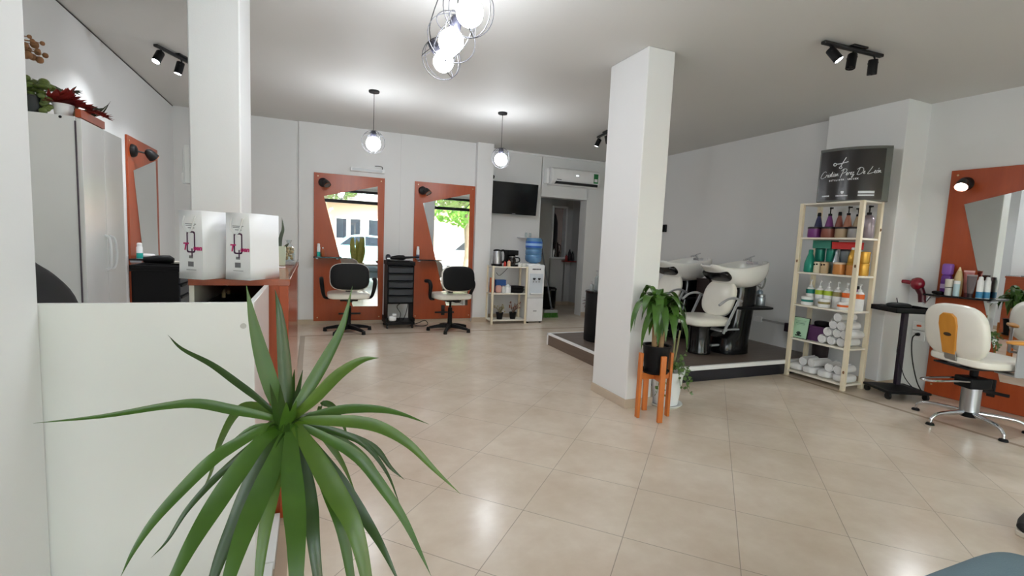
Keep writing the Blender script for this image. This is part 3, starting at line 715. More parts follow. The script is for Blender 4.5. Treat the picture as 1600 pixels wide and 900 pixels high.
for i, (x, y, h, r, lb) in enumerate(((3.07, 4.90, 0.11, 0.024, 'short clear bottle leftmost on the black round cabinet'), (3.13, 4.83, 0.16, 0.024, 'slim clear spray bottle on the black round cabinet, left of the tallest'), (3.17, 4.95, 0.24, 0.03, 'tallest clear spray bottle on the black round cabinet'))):
    pump_bottle('spray_bottle', lb, 'bottle', (x, y, 0.7525), r, h, mat('clear plastic', (196, 204, 206), 0.15, trans=0.5), capm=STEEL, group='clear bottles on the black cabinet')
# ------------------------------------------------------------------ reception: white screen, desk, bags
t = thing('privacy_screen', 'white low privacy screen in front of the wooden reception desk', 'screen', (-0.43, 1.7205, 0))
G().box((-0.40, -0.009, 0), (0.258, 0.009, 1.055)).build('front_panel', WHITEG, t, bevel=0.002)
G().box((0.240, 0.009, 0), (0.258, 0.555, 1.055)).build('return_panel', WHITEG, t, bevel=0.002)
G().box((0.258, 0.20, 0), (0.300, 0.545, 0.035)).box((0.258, -0.009, 0), (0.296, 0.545, 0.028)).build('foot_board', WHITEG, t, bevel=0.002)
for z in (0.98, 0.29):
    G().lathe([(0.009, 0), (0.008, 0.002), (0, 0.0025)], M=at(0.228, -0.009, z), n=16).build('screw_cap', mat('grey cap', (190, 190, 188), 0.5), t)
t = thing('reception_desk', 'orange brown wooden reception desk behind the white screen', 'desk', (-0.28, 2.9, 0))
top = [(-0.185, -0.62), (0.19, -0.62), (0.19, 0.78), (-0.085, 0.78), (-0.085, 0.27), (-0.185, 0.27)]
G().prism(top, 1.051, 1.079, axis='z').build('desktop', ORANGE_D, t, bevel=0.002)
G().box((0.165, -0.60, 0), (0.183, 0.77, 1.051)).build('side_panel', ORANGE_D, t, bevel=0.001)
G().box((0.10, -0.612, 0), (0.183, -0.592, 1.051)).box((0.148, -0.62, 0), (0.183, -0.608, 1.051)).build('end_panel', ORANGE, t, bevel=0.001)
G().box((-0.185, -0.60, 0), (-0.167, 0.26, 1.051)).build('inner_leg', mat('cream edge', (232, 228, 216), 0.5), t, bevel=0.001)
G().box((-0.165, 0.22, 0.0), (0.165, 0.24, 1.051)).box((-0.165, -0.60, 0.74), (0.165, 0.22, 0.758)).build('back_panel', mat('dark cherry', (104, 52, 34), 0.5), t)
g = G().box((0.183, -0.60, 1.079), (0.187, 0.77, 1.10)); g.build('clear_edging', glass_pane('clear edging', (240, 244, 246), 0.12), t)
c = thing('equipment_case', 'black case on the shelf under the reception desk', 'case', (-0.37, 2.55, 0.758))
G().rbox((0, 0, 0.11), (0.06, 0.2, 0.11), 5).build('body', BLACK, c); G().tube(spline([(0, -0.07, 0.215), (0, -0.05, 0.245), (0, 0.05, 0.245), (0, 0.07, 0.215)], 4), 0.008, 8).build('handle', mat('tan handle', (150, 128, 96), 0.6), c)
LPUR = mat('dark plum print', (70, 30, 66), 0.5); LPINK = mat('magenta print', (196, 40, 110), 0.5)
def paper_bag(label, loc, rz):
    # local: -y face carries the print; x across the printed face, y depth
    t = thing('paper_bag', label, 'bag', loc, rz, 'white printed paper bags on the desk')
    w, d, h = 0.056, 0.092, 0.272
    def rect(a, b, z, dy=0.0): return [V(-a, -b + dy, z), V(a, -b + dy, z), V(a, b + dy, z), V(-a, b + dy, z)]
    ang = math.radians(0)
    g = G(); g.loft([rect(w, d, 0), rect(w * 0.985, d * 0.985, 0.05), rect(w * 0.96, d * 0.97, 0.16), rect(w * 0.93, d * 1.0, h)], cap=False)
    g.add(rect(w, d, 0.0005), [(0, 1, 2, 3)])
    b = g.build('bag_body', PAPER, t, solid=0.0012)
    for s in (-1, 1):
        y = s * (d + 0.004)
        G().tube(spline([(-0.026, y * 0.985, h - 0.022), (-0.030, y, h - 0.06), (-0.012, y * 1.01, h - 0.082), (0.008, y * 1.01, h - 0.078), (0.026, y * 0.985, h - 0.022)], 5), 0.0032, 8).build('rope_handle', WHITEP, t)
    # print on the narrow front face
    y = -d * 0.975 - 0.0012
    def bars(name, m, rows):
        g = G()
        for x0, x1, z0, z1 in rows: g.box((x0, y - 0.0006, z0), (x1, y, z1))
        return g.build(name, m, b)
    bars('print_lines', INK, [(-0.024, 0.026, 0.217, 0.2195), (-0.022, 0.02, 0.211, 0.213), (-0.012, 0.018, 0.202, 0.2045), (-0.009, 0.009, 0.083, 0.094), (-0.014, 0.012, 0.050, 0.070), (-0.022, 0.024, 0.036, 0.038)])
    # a tall rounded rectangle with a tail: the letter Q
    fr = G(); pts = []
    x0, x1, z0, z1, r = -0.019, 0.021, 0.105, 0.190, 0.008
    for cx, cz, a0 in ((x1 - r, z1 - r, 0), (x0 + r, z1 - r, 90), (x0 + r, z0 + r, 180), (x1 - r, z0 + r, 270)):
        for k in range(5):
            a = math.radians(a0 + k * 22.5); pts.append((cx + r * math.cos(a), cz + r * math.sin(a)))
    n = len(pts)
    vs = []
    cx, cz = (x0 + x1) / 2, (z0 + z1) / 2
    for px, pz in pts:
        vs.append((px, y - 0.0006, pz)); vs.append((cx + (px - cx) * 0.70, y - 0.0006, cz + (pz - cz) * 0.86))
    fr.add(vs, [(2 * i, (2 * i + 2) % (2 * n), (2 * i + 3) % (2 * n), 2 * i + 1) for i in range(n)])
    fr.box((0.003, y - 0.0008, 0.090), (0.008, y, 0.122)); fr.build('letter_frame', LPUR, b)
    text('lettering', 'T', 0.040, LPINK, b, at(-0.026, y - 0.001, 0.128), shear=0.2, bold=0.001)
    text('lettering', 'uen', 0.027, LPINK, b, at(0.032, y - 0.001, 0.124), shear=0.15, bold=0.001)
    return t
b1 = paper_bag('left white paper bag on the desk, nearer the wardrobe', (-0.396, 2.33, 1.0795), math.radians(-34))
dup(b1, (-0.233, 2.315, 1.0795), math.radians(-32), 'right white paper bag on the desk, nearest its outer edge')
p = thing('desk_plant', 'small snake plant in a pale green square pot on the desk', 'plant', (-0.178, 3.22, 1.0795))
G().loft([[V(x * k, y * k, z) for x, y in ((-1, -1), (1, -1), (1, 1), (-1, 1))] for k, z in ((0.024, 0), (0.028, 0.118), (0.023, 0.118), (0.023, 0.105))]).build('pot', mat('pale green pot', (196, 208, 186), 0.4), p, bevel=0.003)
g = G()
for pts, w in (([(0, 0, 0.1), (0.0, 0, 0.17), (0.012, 0, 0.22), (0.006, 0, 0.29)], 0.010), ([(-0.005, 0, 0.1), (-0.004, 0, 0.15), (0.005, 0, 0.21)], 0.012), ([(0.01, 0, 0.1), (0.03, -0.01, 0.12), (0.045, -0.01, 0.14)], 0.008)): g.ribbon(spline(pts, 4), w, (1, 0.2, 0))
g.build('leaves', leaf_mat('dark snake leaf', (36, 48, 34), (70, 82, 62)), p)
b = thing('gift_bag', 'clear cellophane bag of tan contents on the desk behind the paper bags', 'bag', (-0.142, 3.40, 1.0795))
g = G(); rd = random.Random(4)
for i in range(26): g.sph((rd.uniform(-0.022, 0.022), rd.uniform(-0.035, 0.035), 0.035 + rd.random() * 0.075), rd.uniform(0.008, 0.014), 8, 5)
g.build('contents', mat('tan snacks', (186, 160, 120), 0.7), b)
G().loft([[V(0.034 * k * math.cos(a), 0.05 * k * math.sin(a), z) for a in [2 * PI * i / 16 for i in range(16)]] for k, z in ((0.9, 0.022), (1.05, 0.06), (0.9, 0.11), (0.3, 0.135), (0.55, 0.155))], cap=False).build('film', GLASSY, b)
s_ = G().box((-0.036, -0.09, 0), (0.036, 0.09, 0.02)).build('stand', mat('grey box', (150, 150, 150), 0.5), b, bevel=0.002)
o = G().box((-0.05, -0.02, 0), (0.0, 0.02, 0.006)).build('note_card', PAPER, None, (-0.145, 3.04, 1.0795), bevel=0.001); tag(o, 'small white card lying on the desk behind the right paper bag', 'card')

# office chair behind the screen
t = thing('office_chair', 'black reclined office chair behind the white screen, only its back showing', 'chair', (-0.83, 2.42, 0))
g = star_base(G(), 5, 0.30, 0.09, 0.03); g.cyl((0, 0, 0.05), (0, 0, 0.12), 0.04, 0.035); g.build('base', BLACK, t)
for i in range(5):
    a = 2 * PI * i / 5; caster(G(), 0.29 * math.cos(a), 0.29 * math.sin(a)).build('caster', BLACKM, t)
G().cyl((0, 0, 0.1), (0, 0, 0.46), 0.026, 0.022).build('gas_lift', BLACK, t)
G().rbox((0, 0, 0.51), (0.24, 0.24, 0.05), 4).build('seat', BLACK, t)
prof = [(-0.08, 0.60), (-0.10, 0.80), (-0.135, 0.95), (-0.20, 1.04), (-0.27, 1.10), (-0.34, 1.20)]
rings = []
for x, z in [(p_.x, p_.z) for p_ in spline([V(a, 0, c_) for a, c_ in prof], 4)]:
    k = min(1, (z - 0.57) / 0.12) * min(1, (1.25 - z) / 0.10)
    rings.append([V(x + 0.04 * k * math.cos(a), 0.21 * (0.6 + 0.4 * k) * math.copysign(abs(math.sin(a)) ** 0.5, math.sin(a)), z + 0.03 * k * math.sin(0) + 0.03 * math.cos(a)) for a in [2 * PI * i / 20 for i in range(20)]])
G().loft(rings).build('backrest', BLACK, t)
G().box((-0.10, -0.03, 0.46), (0.02, 0.03, 0.48)).box((-0.12, -0.03, 0.46), (-0.10, 0.03, 0.72)).build('back_bracket', BLACK, t, bevel=0.005)

# ------------------------------------------------------------------ wardrobe by the left wall
t = thing('wardrobe', 'tall white gloss wardrobe by the left wall with plants on top', 'wardrobe', (-1.36, 3.475, 0))
G().box((-0.258, -0.29, 0.02), (0.238, 0.29, 1.822)).build('carcass', WHITEG, t, bevel=0.002)
for s in (-1, 1):
    y0, y1 = (-0.284, -0.002) if s < 0 else (0.002, 0.284)
    d = G().box((0.240, y0, 0.06), (0.262, y1, 1.815)).build('door', WHITEG, t, bevel=0.002)
    G().tube(spline([(0.261, s * 0.03, 1.02), (0.285, s * 0.035, 1.04), (0.292, s * 0.045, 1.12), (0.285, s * 0.035, 1.20), (0.261, s * 0.03, 1.22)], 5), 0.007, 8).build('handle', WHITEP, d)
G().box((0.236, -0.292, 0.02), (0.241, -0.2835, 1.80)).build('edge_strip', mat('dark edge strip', (84, 74, 84), 0.5), t)
G().box((-0.258, -0.28, 0), (0.23, 0.28, 0.05)).build('plinth', WHITEG, t)
G().lathe([(0.007, 0), (0.005, 0.004), (0, 0.005)], M=at(0.18, -0.29, 1.812), n=10).build('screw', BLACK, t)
o = G().box((-0.012, -0.155, 0), (0.012, 0.155, 0.042)).build('wood_batten', ORANGE, None, (-1.115, 3.36, 1.8225), bevel=0.001); tag(o, 'orange wooden batten lying on top of the white wardrobe', 'batten')
def pot_plain(g, r0, r1, h): return g.lathe([(r0, 0), (r1, h), (r1 * 1.06, h), (r1 * 1.06, h + 0.008), (r1 * 0.9, h + 0.008), (r1 * 0.88, h * 0.9), (0.0, h * 0.9)], n=24)
def succulent(g, base, tip, n, r, seed, size=0.03):
    rd = random.Random(seed); base = V(*base); tip = V(*tip)
    for i in range(n):
        u = i / n; c = base.lerp(tip, u)
        a = rd.random() * 2 * PI; d = V(math.cos(a), math.sin(a), rd.uniform(-0.2, 0.9)).normalized(); k = size * (1.25 - 0.75 * u)
        g.ribbon([c, c + d * k * 0.5, c + d * k + (tip - base).normalized() * k * 0.35], k * 0.3, d.cross(V(0, 0, 1)) + V(0.01, 0, 0), fold=0.1)
    g.tube([base, tip], 0.004, 6)
W0 = 1.8225
p = thing('potted_succulent', 'green jade plant in a dark pot at the left end of the wardrobe top', 'plant', (-1.33, 3.30, W0), 0, 'plants on the wardrobe')
pot_plain(G(), 0.05, 0.065, 0.085).build('pot', mat('dark green pot', (34, 40, 42), 0.4), p)
g = G(); rd = random.Random(2)
for i in range(26):
    c = V(rd.uniform(-0.05, 0.07), rd.uniform(-0.05, 0.05), 0.10 + rd.random() * 0.075); g.sph(c, (rd.uniform(0.018, 0.03), rd.uniform(0.018, 0.03), rd.uniform(0.012, 0.02)), 10, 6)
for i in range(7): g.sph((0.06 + 0.012 * (i % 3), -0.055 + rd.uniform(-0.01, 0.01), 0.02 + 0.012 * i), (0.018, 0.01, 0.014), 10, 6)
g.build('foliage', leaf_mat('jade leaf', (66, 88, 40), (120, 134, 66)), p)
p = thing('potted_succulent', 'red trailing succulent in a white pot on the wardrobe', 'plant', (-1.20, 3.28, W0), 0, 'plants on the wardrobe')
pot_plain(G(), 0.034, 0.042, 0.06).build('pot', WHITEP, p)
g = G(); succulent(g, (-0.03, -0.01, 0.07), (0.05, -0.02, 0.10), 60, 0.03, 3, 0.065); succulent(g, (0.02, -0.02, 0.085), (0.16, 0.10, 0.04), 90, 0.02, 4, 0.05); succulent(g, (-0.02, 0, 0.07), (0.02, 0.03, 0.15), 40, 0.02, 6, 0.05)
g.build('foliage', REDLEAF, p)
p = thing('potted_succulent', 'dark wiry plant in a tan pot beside the red succulent', 'plant', (-1.185, 3.42, W0), 0, 'plants on the wardrobe')
pot_plain(G(), 0.03, 0.038, 0.055).build('pot', mat('tan pot', (176, 150, 118), 0.7), p)
g = G(); rd = random.Random(9)
for i in range(16):
    a = rd.random() * 2 * PI; e = V(-0.09 + 0.11 * math.cos(a), 0.05 * math.sin(a), 0.17 + rd.uniform(-0.03, 0.05))
    g.ribbon(spline([(0, 0, 0.05), (-0.05 + 0.03 * math.cos(a), 0.01, 0.16), e], 5), 0.008, (0, 0.3, 1))
for i in range(5):
    g.ribbon(spline([(0.01, 0, 0.05), (0.06 + 0.01 * i, -0.02, 0.10 - 0.01 * i), (0.10 + 0.012 * i, -0.02, 0.06 + 0.02 * i)], 4), 0.007, (0, 0.3, 1))
g.build('foliage', leaf_mat('dark wiry leaf', (44, 52, 40), (78, 82, 62)), p)
p = thing('dried_flowers', 'brown dried flowers at the wall above the wardrobe, half hidden by the near column', 'flowers', (-1.60, 3.30, 2.0))
G().prism([(-0.05, -0.14), (0.05, -0.14), (0.06, 0.02), (-0.06, 0.02)], -0.0175, 0.03, axis='x').build('wall_vase', mat('clay vase', (150, 110, 84), 0.8), p, bevel=0.006)
g = G(); rd = random.Random(5)
for i in range(20):
    a = V(0.27 + rd.uniform(-0.06, 0.05), rd.uniform(-0.05, 0.05), 0.15 + rd.uniform(-0.04, 0.05))
    g.tube(spline([(0.01, 0, 0.0), a * 0.5 + V(0, 0, 0.08), a], 3), 0.002, 5); g.sph(a, rd.uniform(0.010, 0.020), 8, 5)
g.build('blooms', DRY, p)
o = thing('wall_intercom', 'white wall intercom handset on the side of the left column', 'intercom', (-0.633, 3.26, 1.53))
G().box((-0.03, -0.035, 0.0), (-0.0005, 0.035, 0.21)).build('base', WHITEP, o, bevel=0.004)
G().box((-0.048, -0.02, 0.0), (-0.03, 0.03, 0.06)).box((-0.042, -0.02, 0.06), (-0.03, 0.02, 0.20)).build('handset', WHITEP, o, bevel=0.006)
# ------------------------------------------------------------------ lamps
CORD = mat('black cord', (28, 28, 30), 0.6); WIRE = mat('grey cage wire', (44, 44, 48), 0.45, metal=0.2); SOCK = mat('dark socket', (44, 44, 54), 0.45)
def cage_set(parent, M, rb=0.060, R=0.118):
    o = G().lathe([(0.026, 0.045), (0.029, 0.05), (0.029, 0.092), (0.024, 0.11), (0.012, 0.118)], M=M, n=20).build('socket', SOCK, parent)
    G().sph((0, 0, -0.018), rb, 24, 14, M=M).build('bulb', BULB, o)
    g = G()
    for a in (0, 60, 120):
        g.ring((0, 0, 0), R, 0.0022, 44, 5); k = len(g.v) - 44 * 5
        Q = M @ Matrix.Rotation(math.radians(a), 4, 'Z') @ Matrix.Rotation(PI / 2, 4, 'X')
        for i in range(k, len(g.v)): g.v[i] = Q @ g.v[i]
    k = len(g.v); g.ring((0, 0, 0), R * 0.78, 0.0022, 40, 5)
    for i in range(k, len(g.v)): g.v[i] = M @ (g.v[i] + V(0, 0, R * 0.62))
    g.build('cage', WIRE, o)
    return o
def pendant(label, x, y):
    t = thing('pendant_lamp', label, 'lamp', (x, y, 2.268), 0, 'caged globe pendant lamps')
    top = H - 2.268
    G().lathe([(0.0, top - 0.02), (0.052, top - 0.02), (0.055, top - 0.012), (0.055, top)], n=28).build('canopy', BLACKM, t)
    G().cyl((0, 0, 0.115), (0, 0, top - 0.015), 0.003, 0.003, 8).build('cord', CORD, t)
    cage_set(t, Matrix.Identity(4), 0.074); return t
pendant('caged globe pendant lamp hanging in front of the left back mirror board', 0.584, 5.366)
pendant('caged globe pendant lamp hanging in front of the television', 2.05, 5.436)
t = thing('pendant_cluster', 'cluster of three caged globe lamps hanging at the top of the photo', 'lamp', (0.65, 2.40, H))
G().lathe([(0.0, -0.03), (0.11, -0.03), (0.12, -0.02), (0.12, 0)], n=40).build('canopy', BLACKM, t)
for (x, y, z), tilt in (((-0.018, -0.25, 2.30 - H), (10, -16)), ((-0.039, -0.05, 2.24 - H), (-8, 14)), ((0.058, 0.55, 2.355 - H), (4, -38))):
    M_ = Matrix.Translation((x, y, z)) @ Matrix.Rotation(math.radians(tilt[1]), 4, 'Y') @ Matrix.Rotation(math.radians(tilt[0]), 4, 'X')
    c = cage_set(t, M_)
    e = M_ @ V(0, 0, 0.115)
    G().tube(spline([e, e + V(0, 0, 0.12), V(x * 0.4, y * 0.25, -0.03)], 5), 0.003, 7).build('cord', CORD, t)

SPOTS = []
def track(label, a, b, heads, plate=0.55):
    a = V(*a); b = V(*b); L = (b - a).length; ang = math.atan2(b.y - a.y, b.x - a.x)
    t = thing('track_light', label, 'lamp', (a.x, a.y, H), ang, 'black three spot track lights')
    G().box((0, -0.018, -0.035), (L, 0.018, -0.012)).build('bar', BLACKM, t, bevel=0.006)
    G().box((L * plate - 0.07, -0.035, -0.014), (L * plate + 0.07, 0.035, 0)).build('ceiling_plate', BLACKM, t, bevel=0.003)
    for u, d, lit in heads:
        d = V(*d).normalized(); p = V(L * u, 0, -0.035)
        dl = Matrix.Rotation(-ang, 4, 'Z') @ d
        c = p + V(0, 0, -0.025)
        M_ = Matrix.Translation(c) @ dl.to_track_quat('Z', 'Y').to_matrix().to_4x4()
        h = G().lathe([(0.0, 0.0), (0.028, 0.0), (0.031, 0.005), (0.031, 0.105), (0.0285, 0.105), (0.028, 0.092), (0.0, 0.09)], M=M_, n=24).build('spot_head', BLACK, t)
        G().tube(spline([p, p + V(0.012, 0.0, -0.02), M_ @ V(0.012, 0, 0.01)], 3), 0.006, 7).cyl(M_ @ V(-0.033, 0, 0.025), M_ @ V(0.033, 0, 0.025), 0.006, 0.006, 8).build('yoke', BLACKM, h)
        G().lathe([(0, 0.098), (0.027, 0.098), (0.027, 0.102), (0, 0.108)], M=M_, n=20).build('lens', SPOTLIT if lit else BLACKG, h)
        if lit: SPOTS.append((a + (Matrix.Rotation(ang, 4, 'Z') @ c) + d * 0.115 + V(0, 0, H), d))
    return t
track('black track light near the right wall, its leftmost spot lit', (3.284, 2.438, 0), (3.871, 2.40, 0), [(0.12, (0.35, -0.55, -0.9), True), (0.5, (-0.25, -0.1, -1), False), (0.86, (0.15, 0.1, -1), False)], 0.56)
track('black track light at the left wall, partly behind the left column', (-1.205, 4.955, 0), (-0.945, 5.485, 0), [(0.1, (-0.3, -0.45, -1), True), (0.48, (-0.25, -0.05, -1), True), (0.86, (-0.3, 0.3, -1), True)], 0.5)
track('black track light partly hidden behind the central column', (3.605, 5.83, 0), (3.51, 5.245, 0), [(0.12, (-0.35, 0.25, -1), True), (0.5, (0.3, 0, -1), False), (0.86, (0.2, -0.3, -1), False)], 0.5)
for i, (p, d) in enumerate(SPOTS): light('spot', 'SPOT', p, d, SPOTW, (0.93, 0.97, 1.0), spot_size=math.radians(84), spot_blend=1.0, shadow_soft_size=0.025)
Ml = ts.matrix_basis @ ml
light('spot', 'SPOT', Ml @ V(0, 0, 0.085), (Ml.to_3x3() @ V(0, 0, 1)), SPOTW * 0.6, (0.95, 0.98, 1.0), spot_size=math.radians(110), spot_blend=0.6, shadow_soft_size=0.03)

# ------------------------------------------------------------------ back wall: light bar, television, air conditioner
t = thing('emergency_light', 'white slim emergency light bar above the left orange mirror board', 'lamp', (0.72, 7.30, 2.215))
G().box((-0.235, -0.05, -0.028), (0.235, -0.003, 0.028)).build('case', WHITEP, t, bevel=0.006)
G().box((-0.21, -0.056, -0.018), (0.20, -0.048, 0.016)).build('diffuser', mat('frosted diffuser', (206, 212, 216), 0.25), t, bevel=0.004)
G().tube(spline([(0.20, -0.02, 0.026), (0.205, -0.02, 0.06), (0.17, -0.015, 0.075), (0.10, -0.006, 0.072)], 4), 0.005, 6).build('cord', DARKCABLE, t)
t = thing('television', 'black flat television on the wall between the pier and the doorway', 'television', (3.02, 7.55, 2.0))
TV = Matrix.Translation((0.02, -0.19, -0.005)) @ Matrix.Rotation(math.radians(6), 4, 'X')
G().box((-0.405, -0.02, -0.255), (0.405, 0.035, 0.255), M=TV).build('case', BLACKG, t, bevel=0.006)
G().box((-0.385, -0.0225, -0.225), (0.385, -0.019, 0.238), M=TV).build('screen', mat('black screen', (10, 11, 15), 0.12), t)
G().box((-0.03, -0.0235, -0.246), (0.03, -0.0205, -0.236), M=TV).build('small_mark', mat('grey logo', (150, 150, 156), 0.4), t)
g = G().box((-0.15, -0.15, -0.1), (0.15, -0.02, 0.1)).box((-0.12, -0.03, -0.16), (0.12, -0.001, 0.16)); g.build('bracket', BLACKM, t, bevel=0.003)
o = thing('wall_camera', 'small black camera knob on the wall above the television', 'camera', (2.705, 7.55, 2.335))
G().box((-0.035, -0.02, -0.028), (0.035, -0.001, 0.028)).build('mount', BLACKM, o, bevel=0.004); G().sph((0, -0.045, 0.0), 0.03, 14, 8).build('head', BLACK, o)
t = thing('air_conditioner', 'white split air conditioner with a green sticker above the doorway', 'air conditioner', (4.18, 7.55, 2.29))
sec = [(0, 0.0), (-0.12, 0.0), (-0.185, 0.05), (-0.205, 0.11), (-0.205, 0.21), (-0.19, 0.265), (-0.14, 0.285), (0, 0.285)]
G().loft([[V(x, a * k - 0.001, b) for a, b in sec] for x, k in ((-0.47, 0.9), (-0.455, 1), (0.455, 1), (0.47, 0.9))]).build('case', WHITEP, t, bevel=0.006)
G().box((-0.40, -0.2, 0.014), (0.42, -0.145, 0.058), M=None).build('air_slot', mat('dark slot', (34, 36, 38), 0.5), t)
G().box((-0.41, -0.195, 0.0), (0.43, -0.115, 0.012)).build('flap', WHITEP, t, bevel=0.003)
s_ = G().box((0.33, -0.207, 0.075), (0.42, -0.2035, 0.235)).build('sticker', mat('green sticker', (44, 128, 72), 0.5), t); s_['label'] = 'green energy sticker'
g = G().box((0.345, -0.2085, 0.10), (0.405, -0.2068, 0.15)); g.build('print_patch', WHITEP, s_)
G().box((-0.02, -0.2065, 0.165), (0.03, -0.203, 0.185)).build('display', mat('lit display', (255, 255, 255), 0.4, emit=(240, 250, 255), es=1.5), t)
G().box((-0.385, -0.2065, 0.078), (-0.30, -0.204, 0.092)).build('small_mark', INK, t)
G().box((-0.53, -0.10, 0.02), (-0.475, -0.002, 0.27)).build('side_cover', WHITEP, t, bevel=0.008)

# ------------------------------------------------------------------ pine shelf by the pier, water cooler
def rack(name, label, loc, w, d, h, shelves, post=0.032, board=0.018):
    t = thing(name, label, 'shelf', loc)
    for x in (0, w - post):
        for y in (0, d - post): G().box((x, y, 0), (x + post, y + post, h)).build('post', PALEWOOD, t, bevel=0.003)
    for z in shelves:
        G().box((0.004, 0.004, z - board), (w - 0.004, d - 0.004, z)).build('shelf_board', mat('white shelf board', (236, 230, 216), 0.45), t, bevel=0.002)
        for y in (-0.002, d - 0.012): pass
    return t
SX, SY = 2.555, 6.93
rack('pine_shelf', 'low pine shelf with kettle and coffee maker on top, beside the water cooler', (SX, SY, 0), 0.60, 0.30, 0.91, (0.905, 0.485, 0.065))
k = thing('electric_kettle', 'steel and black electric kettle on top of the pine shelf', 'kettle', (2.665, 7.06, 0.905))
G().lathe([(0.078, 0.0), (0.082, 0.03), (0.078, 0.12), (0.062, 0.235)], n=32).build('body', STEEL, k); G().lathe([(0.082, 0), (0.086, 0.01), (0.084, 0.035)], n=32).build('power_base', BLACK, k)
G().lathe([(0.063, 0.234), (0.06, 0.25), (0.03, 0.262), (0.0, 0.264)], n=28).build('lid', BLACK, k)
G().tube(spline([(0.055, -0.02, 0.24), (0.10, -0.03, 0.245), (0.125, -0.035, 0.18), (0.115, -0.035, 0.09), (0.075, -0.02, 0.055)], 5), 0.016, 8).build('handle', BLACK, k)
k = thing('coffee_maker', 'black coffee maker with glass jug on the pine shelf', 'coffee maker', (2.915, 7.08, 0.905))
G().box((-0.085, -0.09, 0), (0.085, 0.10, 0.03)).box((-0.085, 0.03, 0.03), (0.085, 0.10, 0.25)).box((-0.088, -0.085, 0.175), (0.088, 0.10, 0.255)).build('body', BLACK, k, bevel=0.008)
j = G().lathe([(0.055, 0.032), (0.066, 0.06), (0.064, 0.11), (0.046, 0.145)], (0, -0.03, 0), 28).build('glass_jug', mat('dark coffee glass', (28, 22, 20), 0.08), k)
G().tube(spline([(0.05, -0.05, 0.14), (0.10, -0.08, 0.135), (0.105, -0.085, 0.085), (0.06, -0.055, 0.06)], 5), 0.009, 8).build('handle', BLACK, j)
G().lathe([(0.048, 0.144), (0.048, 0.158), (0.02, 0.165)], (0, -0.03, 0), 24).build('lid', STEEL, j)
o = pump_bottle('sauce_bottle', 'red capped orange bottle in front of the coffee maker', 'bottle', (2.832, 6.965, 0.905), 0.028, 0.10, mat('orange white bottle', (226, 190, 160), 0.4), capm=mat('red cap', (196, 50, 36), 0.4), pump=False)
o = pump_bottle('sauce_bottle', 'small red bottle between the kettle and the orange bottle', 'bottle', (2.772, 6.985, 0.905), 0.02, 0.08, mat('red bottle', (190, 44, 34), 0.4), capm=mat('red cap', (196, 50, 36), 0.4), pump=False)
def cup(label, loc):
    c = thing('cup', label, 'cup', loc, 0, 'white cups on the pine shelf')
    G().lathe([(0.022, 0), (0.026, 0.004), (0.038, 0.055), (0.0365, 0.055), (0.025, 0.008), (0, 0.007)], n=24).build('bowl', CERAMIC, c)
    G().tube(spline([(0.035, 0, 0.045), (0.052, 0, 0.042), (0.05, 0, 0.022), (0.03, 0, 0.018)], 4), 0.0035, 6).build('handle', CERAMIC, c)
cup('left white cup on the pine shelf, beside the coffee maker', (3.035, 7.02, 0.905)); cup('right white cup on the pine shelf, beside the water cooler', (3.112, 7.03, 0.905))
o = G().box((-0.085, -0.05, 0), (0.085, 0.05, 0.20)).build('carton', mat('blue carton', (44, 86, 150), 0.5), None, (2.76, 7.13, 0.485), bevel=0.003); tag(o, 'blue carton at the back of the middle pine shelf', 'box')
o = G().box((-0.022, -0.05, 0), (0.022, 0.05, 0.23)).build('carton', mat('orange carton', (214, 110, 60), 0.5), None, (2.612, 7.09, 0.485), bevel=0.003); tag(o, 'orange carton at the left end of the middle pine shelf', 'box')
o = thing('snack_bag', 'pinkish packet on the middle pine shelf, left of the white jar', 'packet', (2.70, 7.03, 0.485)); G().rbox((0, 0, 0.06), (0.05, 0.03, 0.06), 3).build('packet', mat('pink packet', (206, 160, 150), 0.4), o)
o = thing('jar', 'white lidded jar on the middle pine shelf', 'jar', (2.85, 7.02, 0.485)); G().lathe([(0.05, 0), (0.055, 0.01), (0.055, 0.08), (0.05, 0.09)], n=24).build('body', WHITEP, o); G().lathe([(0.052, 0.09), (0.052, 0.11), (0.02, 0.122), (0.012, 0.135), (0, 0.136)], n=24).build('lid', mat('clear lid', (220, 226, 228), 0.2), o)
o = thing('jar', 'clear jar beside the white lidded jar on the middle pine shelf', 'jar', (2.775, 7.0, 0.485)); G().lathe([(0.032, 0), (0.034, 0.01), (0.034, 0.09), (0.028, 0.1)], n=20).build('body', mat('milky jar', (206, 208, 206), 0.3), o); G().lathe([(0.03, 0.1), (0.03, 0.115)], n=20).build('lid', STEEL, o)
o = thing('baking_pan', 'black round pan stack on the middle pine shelf', 'pan', (3.02, 7.06, 0.485)); G().lathe([(0.10, 0), (0.122, 0.05), (0.128, 0.052), (0.128, 0.058), (0.118, 0.056), (0.098, 0.008), (0, 0.008)], n=36).build('lower_pan', BLACK, o); G().lathe([(0.104, 0.045), (0.125, 0.095), (0.131, 0.097), (0.131, 0.103), (0.12, 0.1), (0.10, 0.053), (0, 0.053)], n=36).build('upper_pan', BLACK, o)
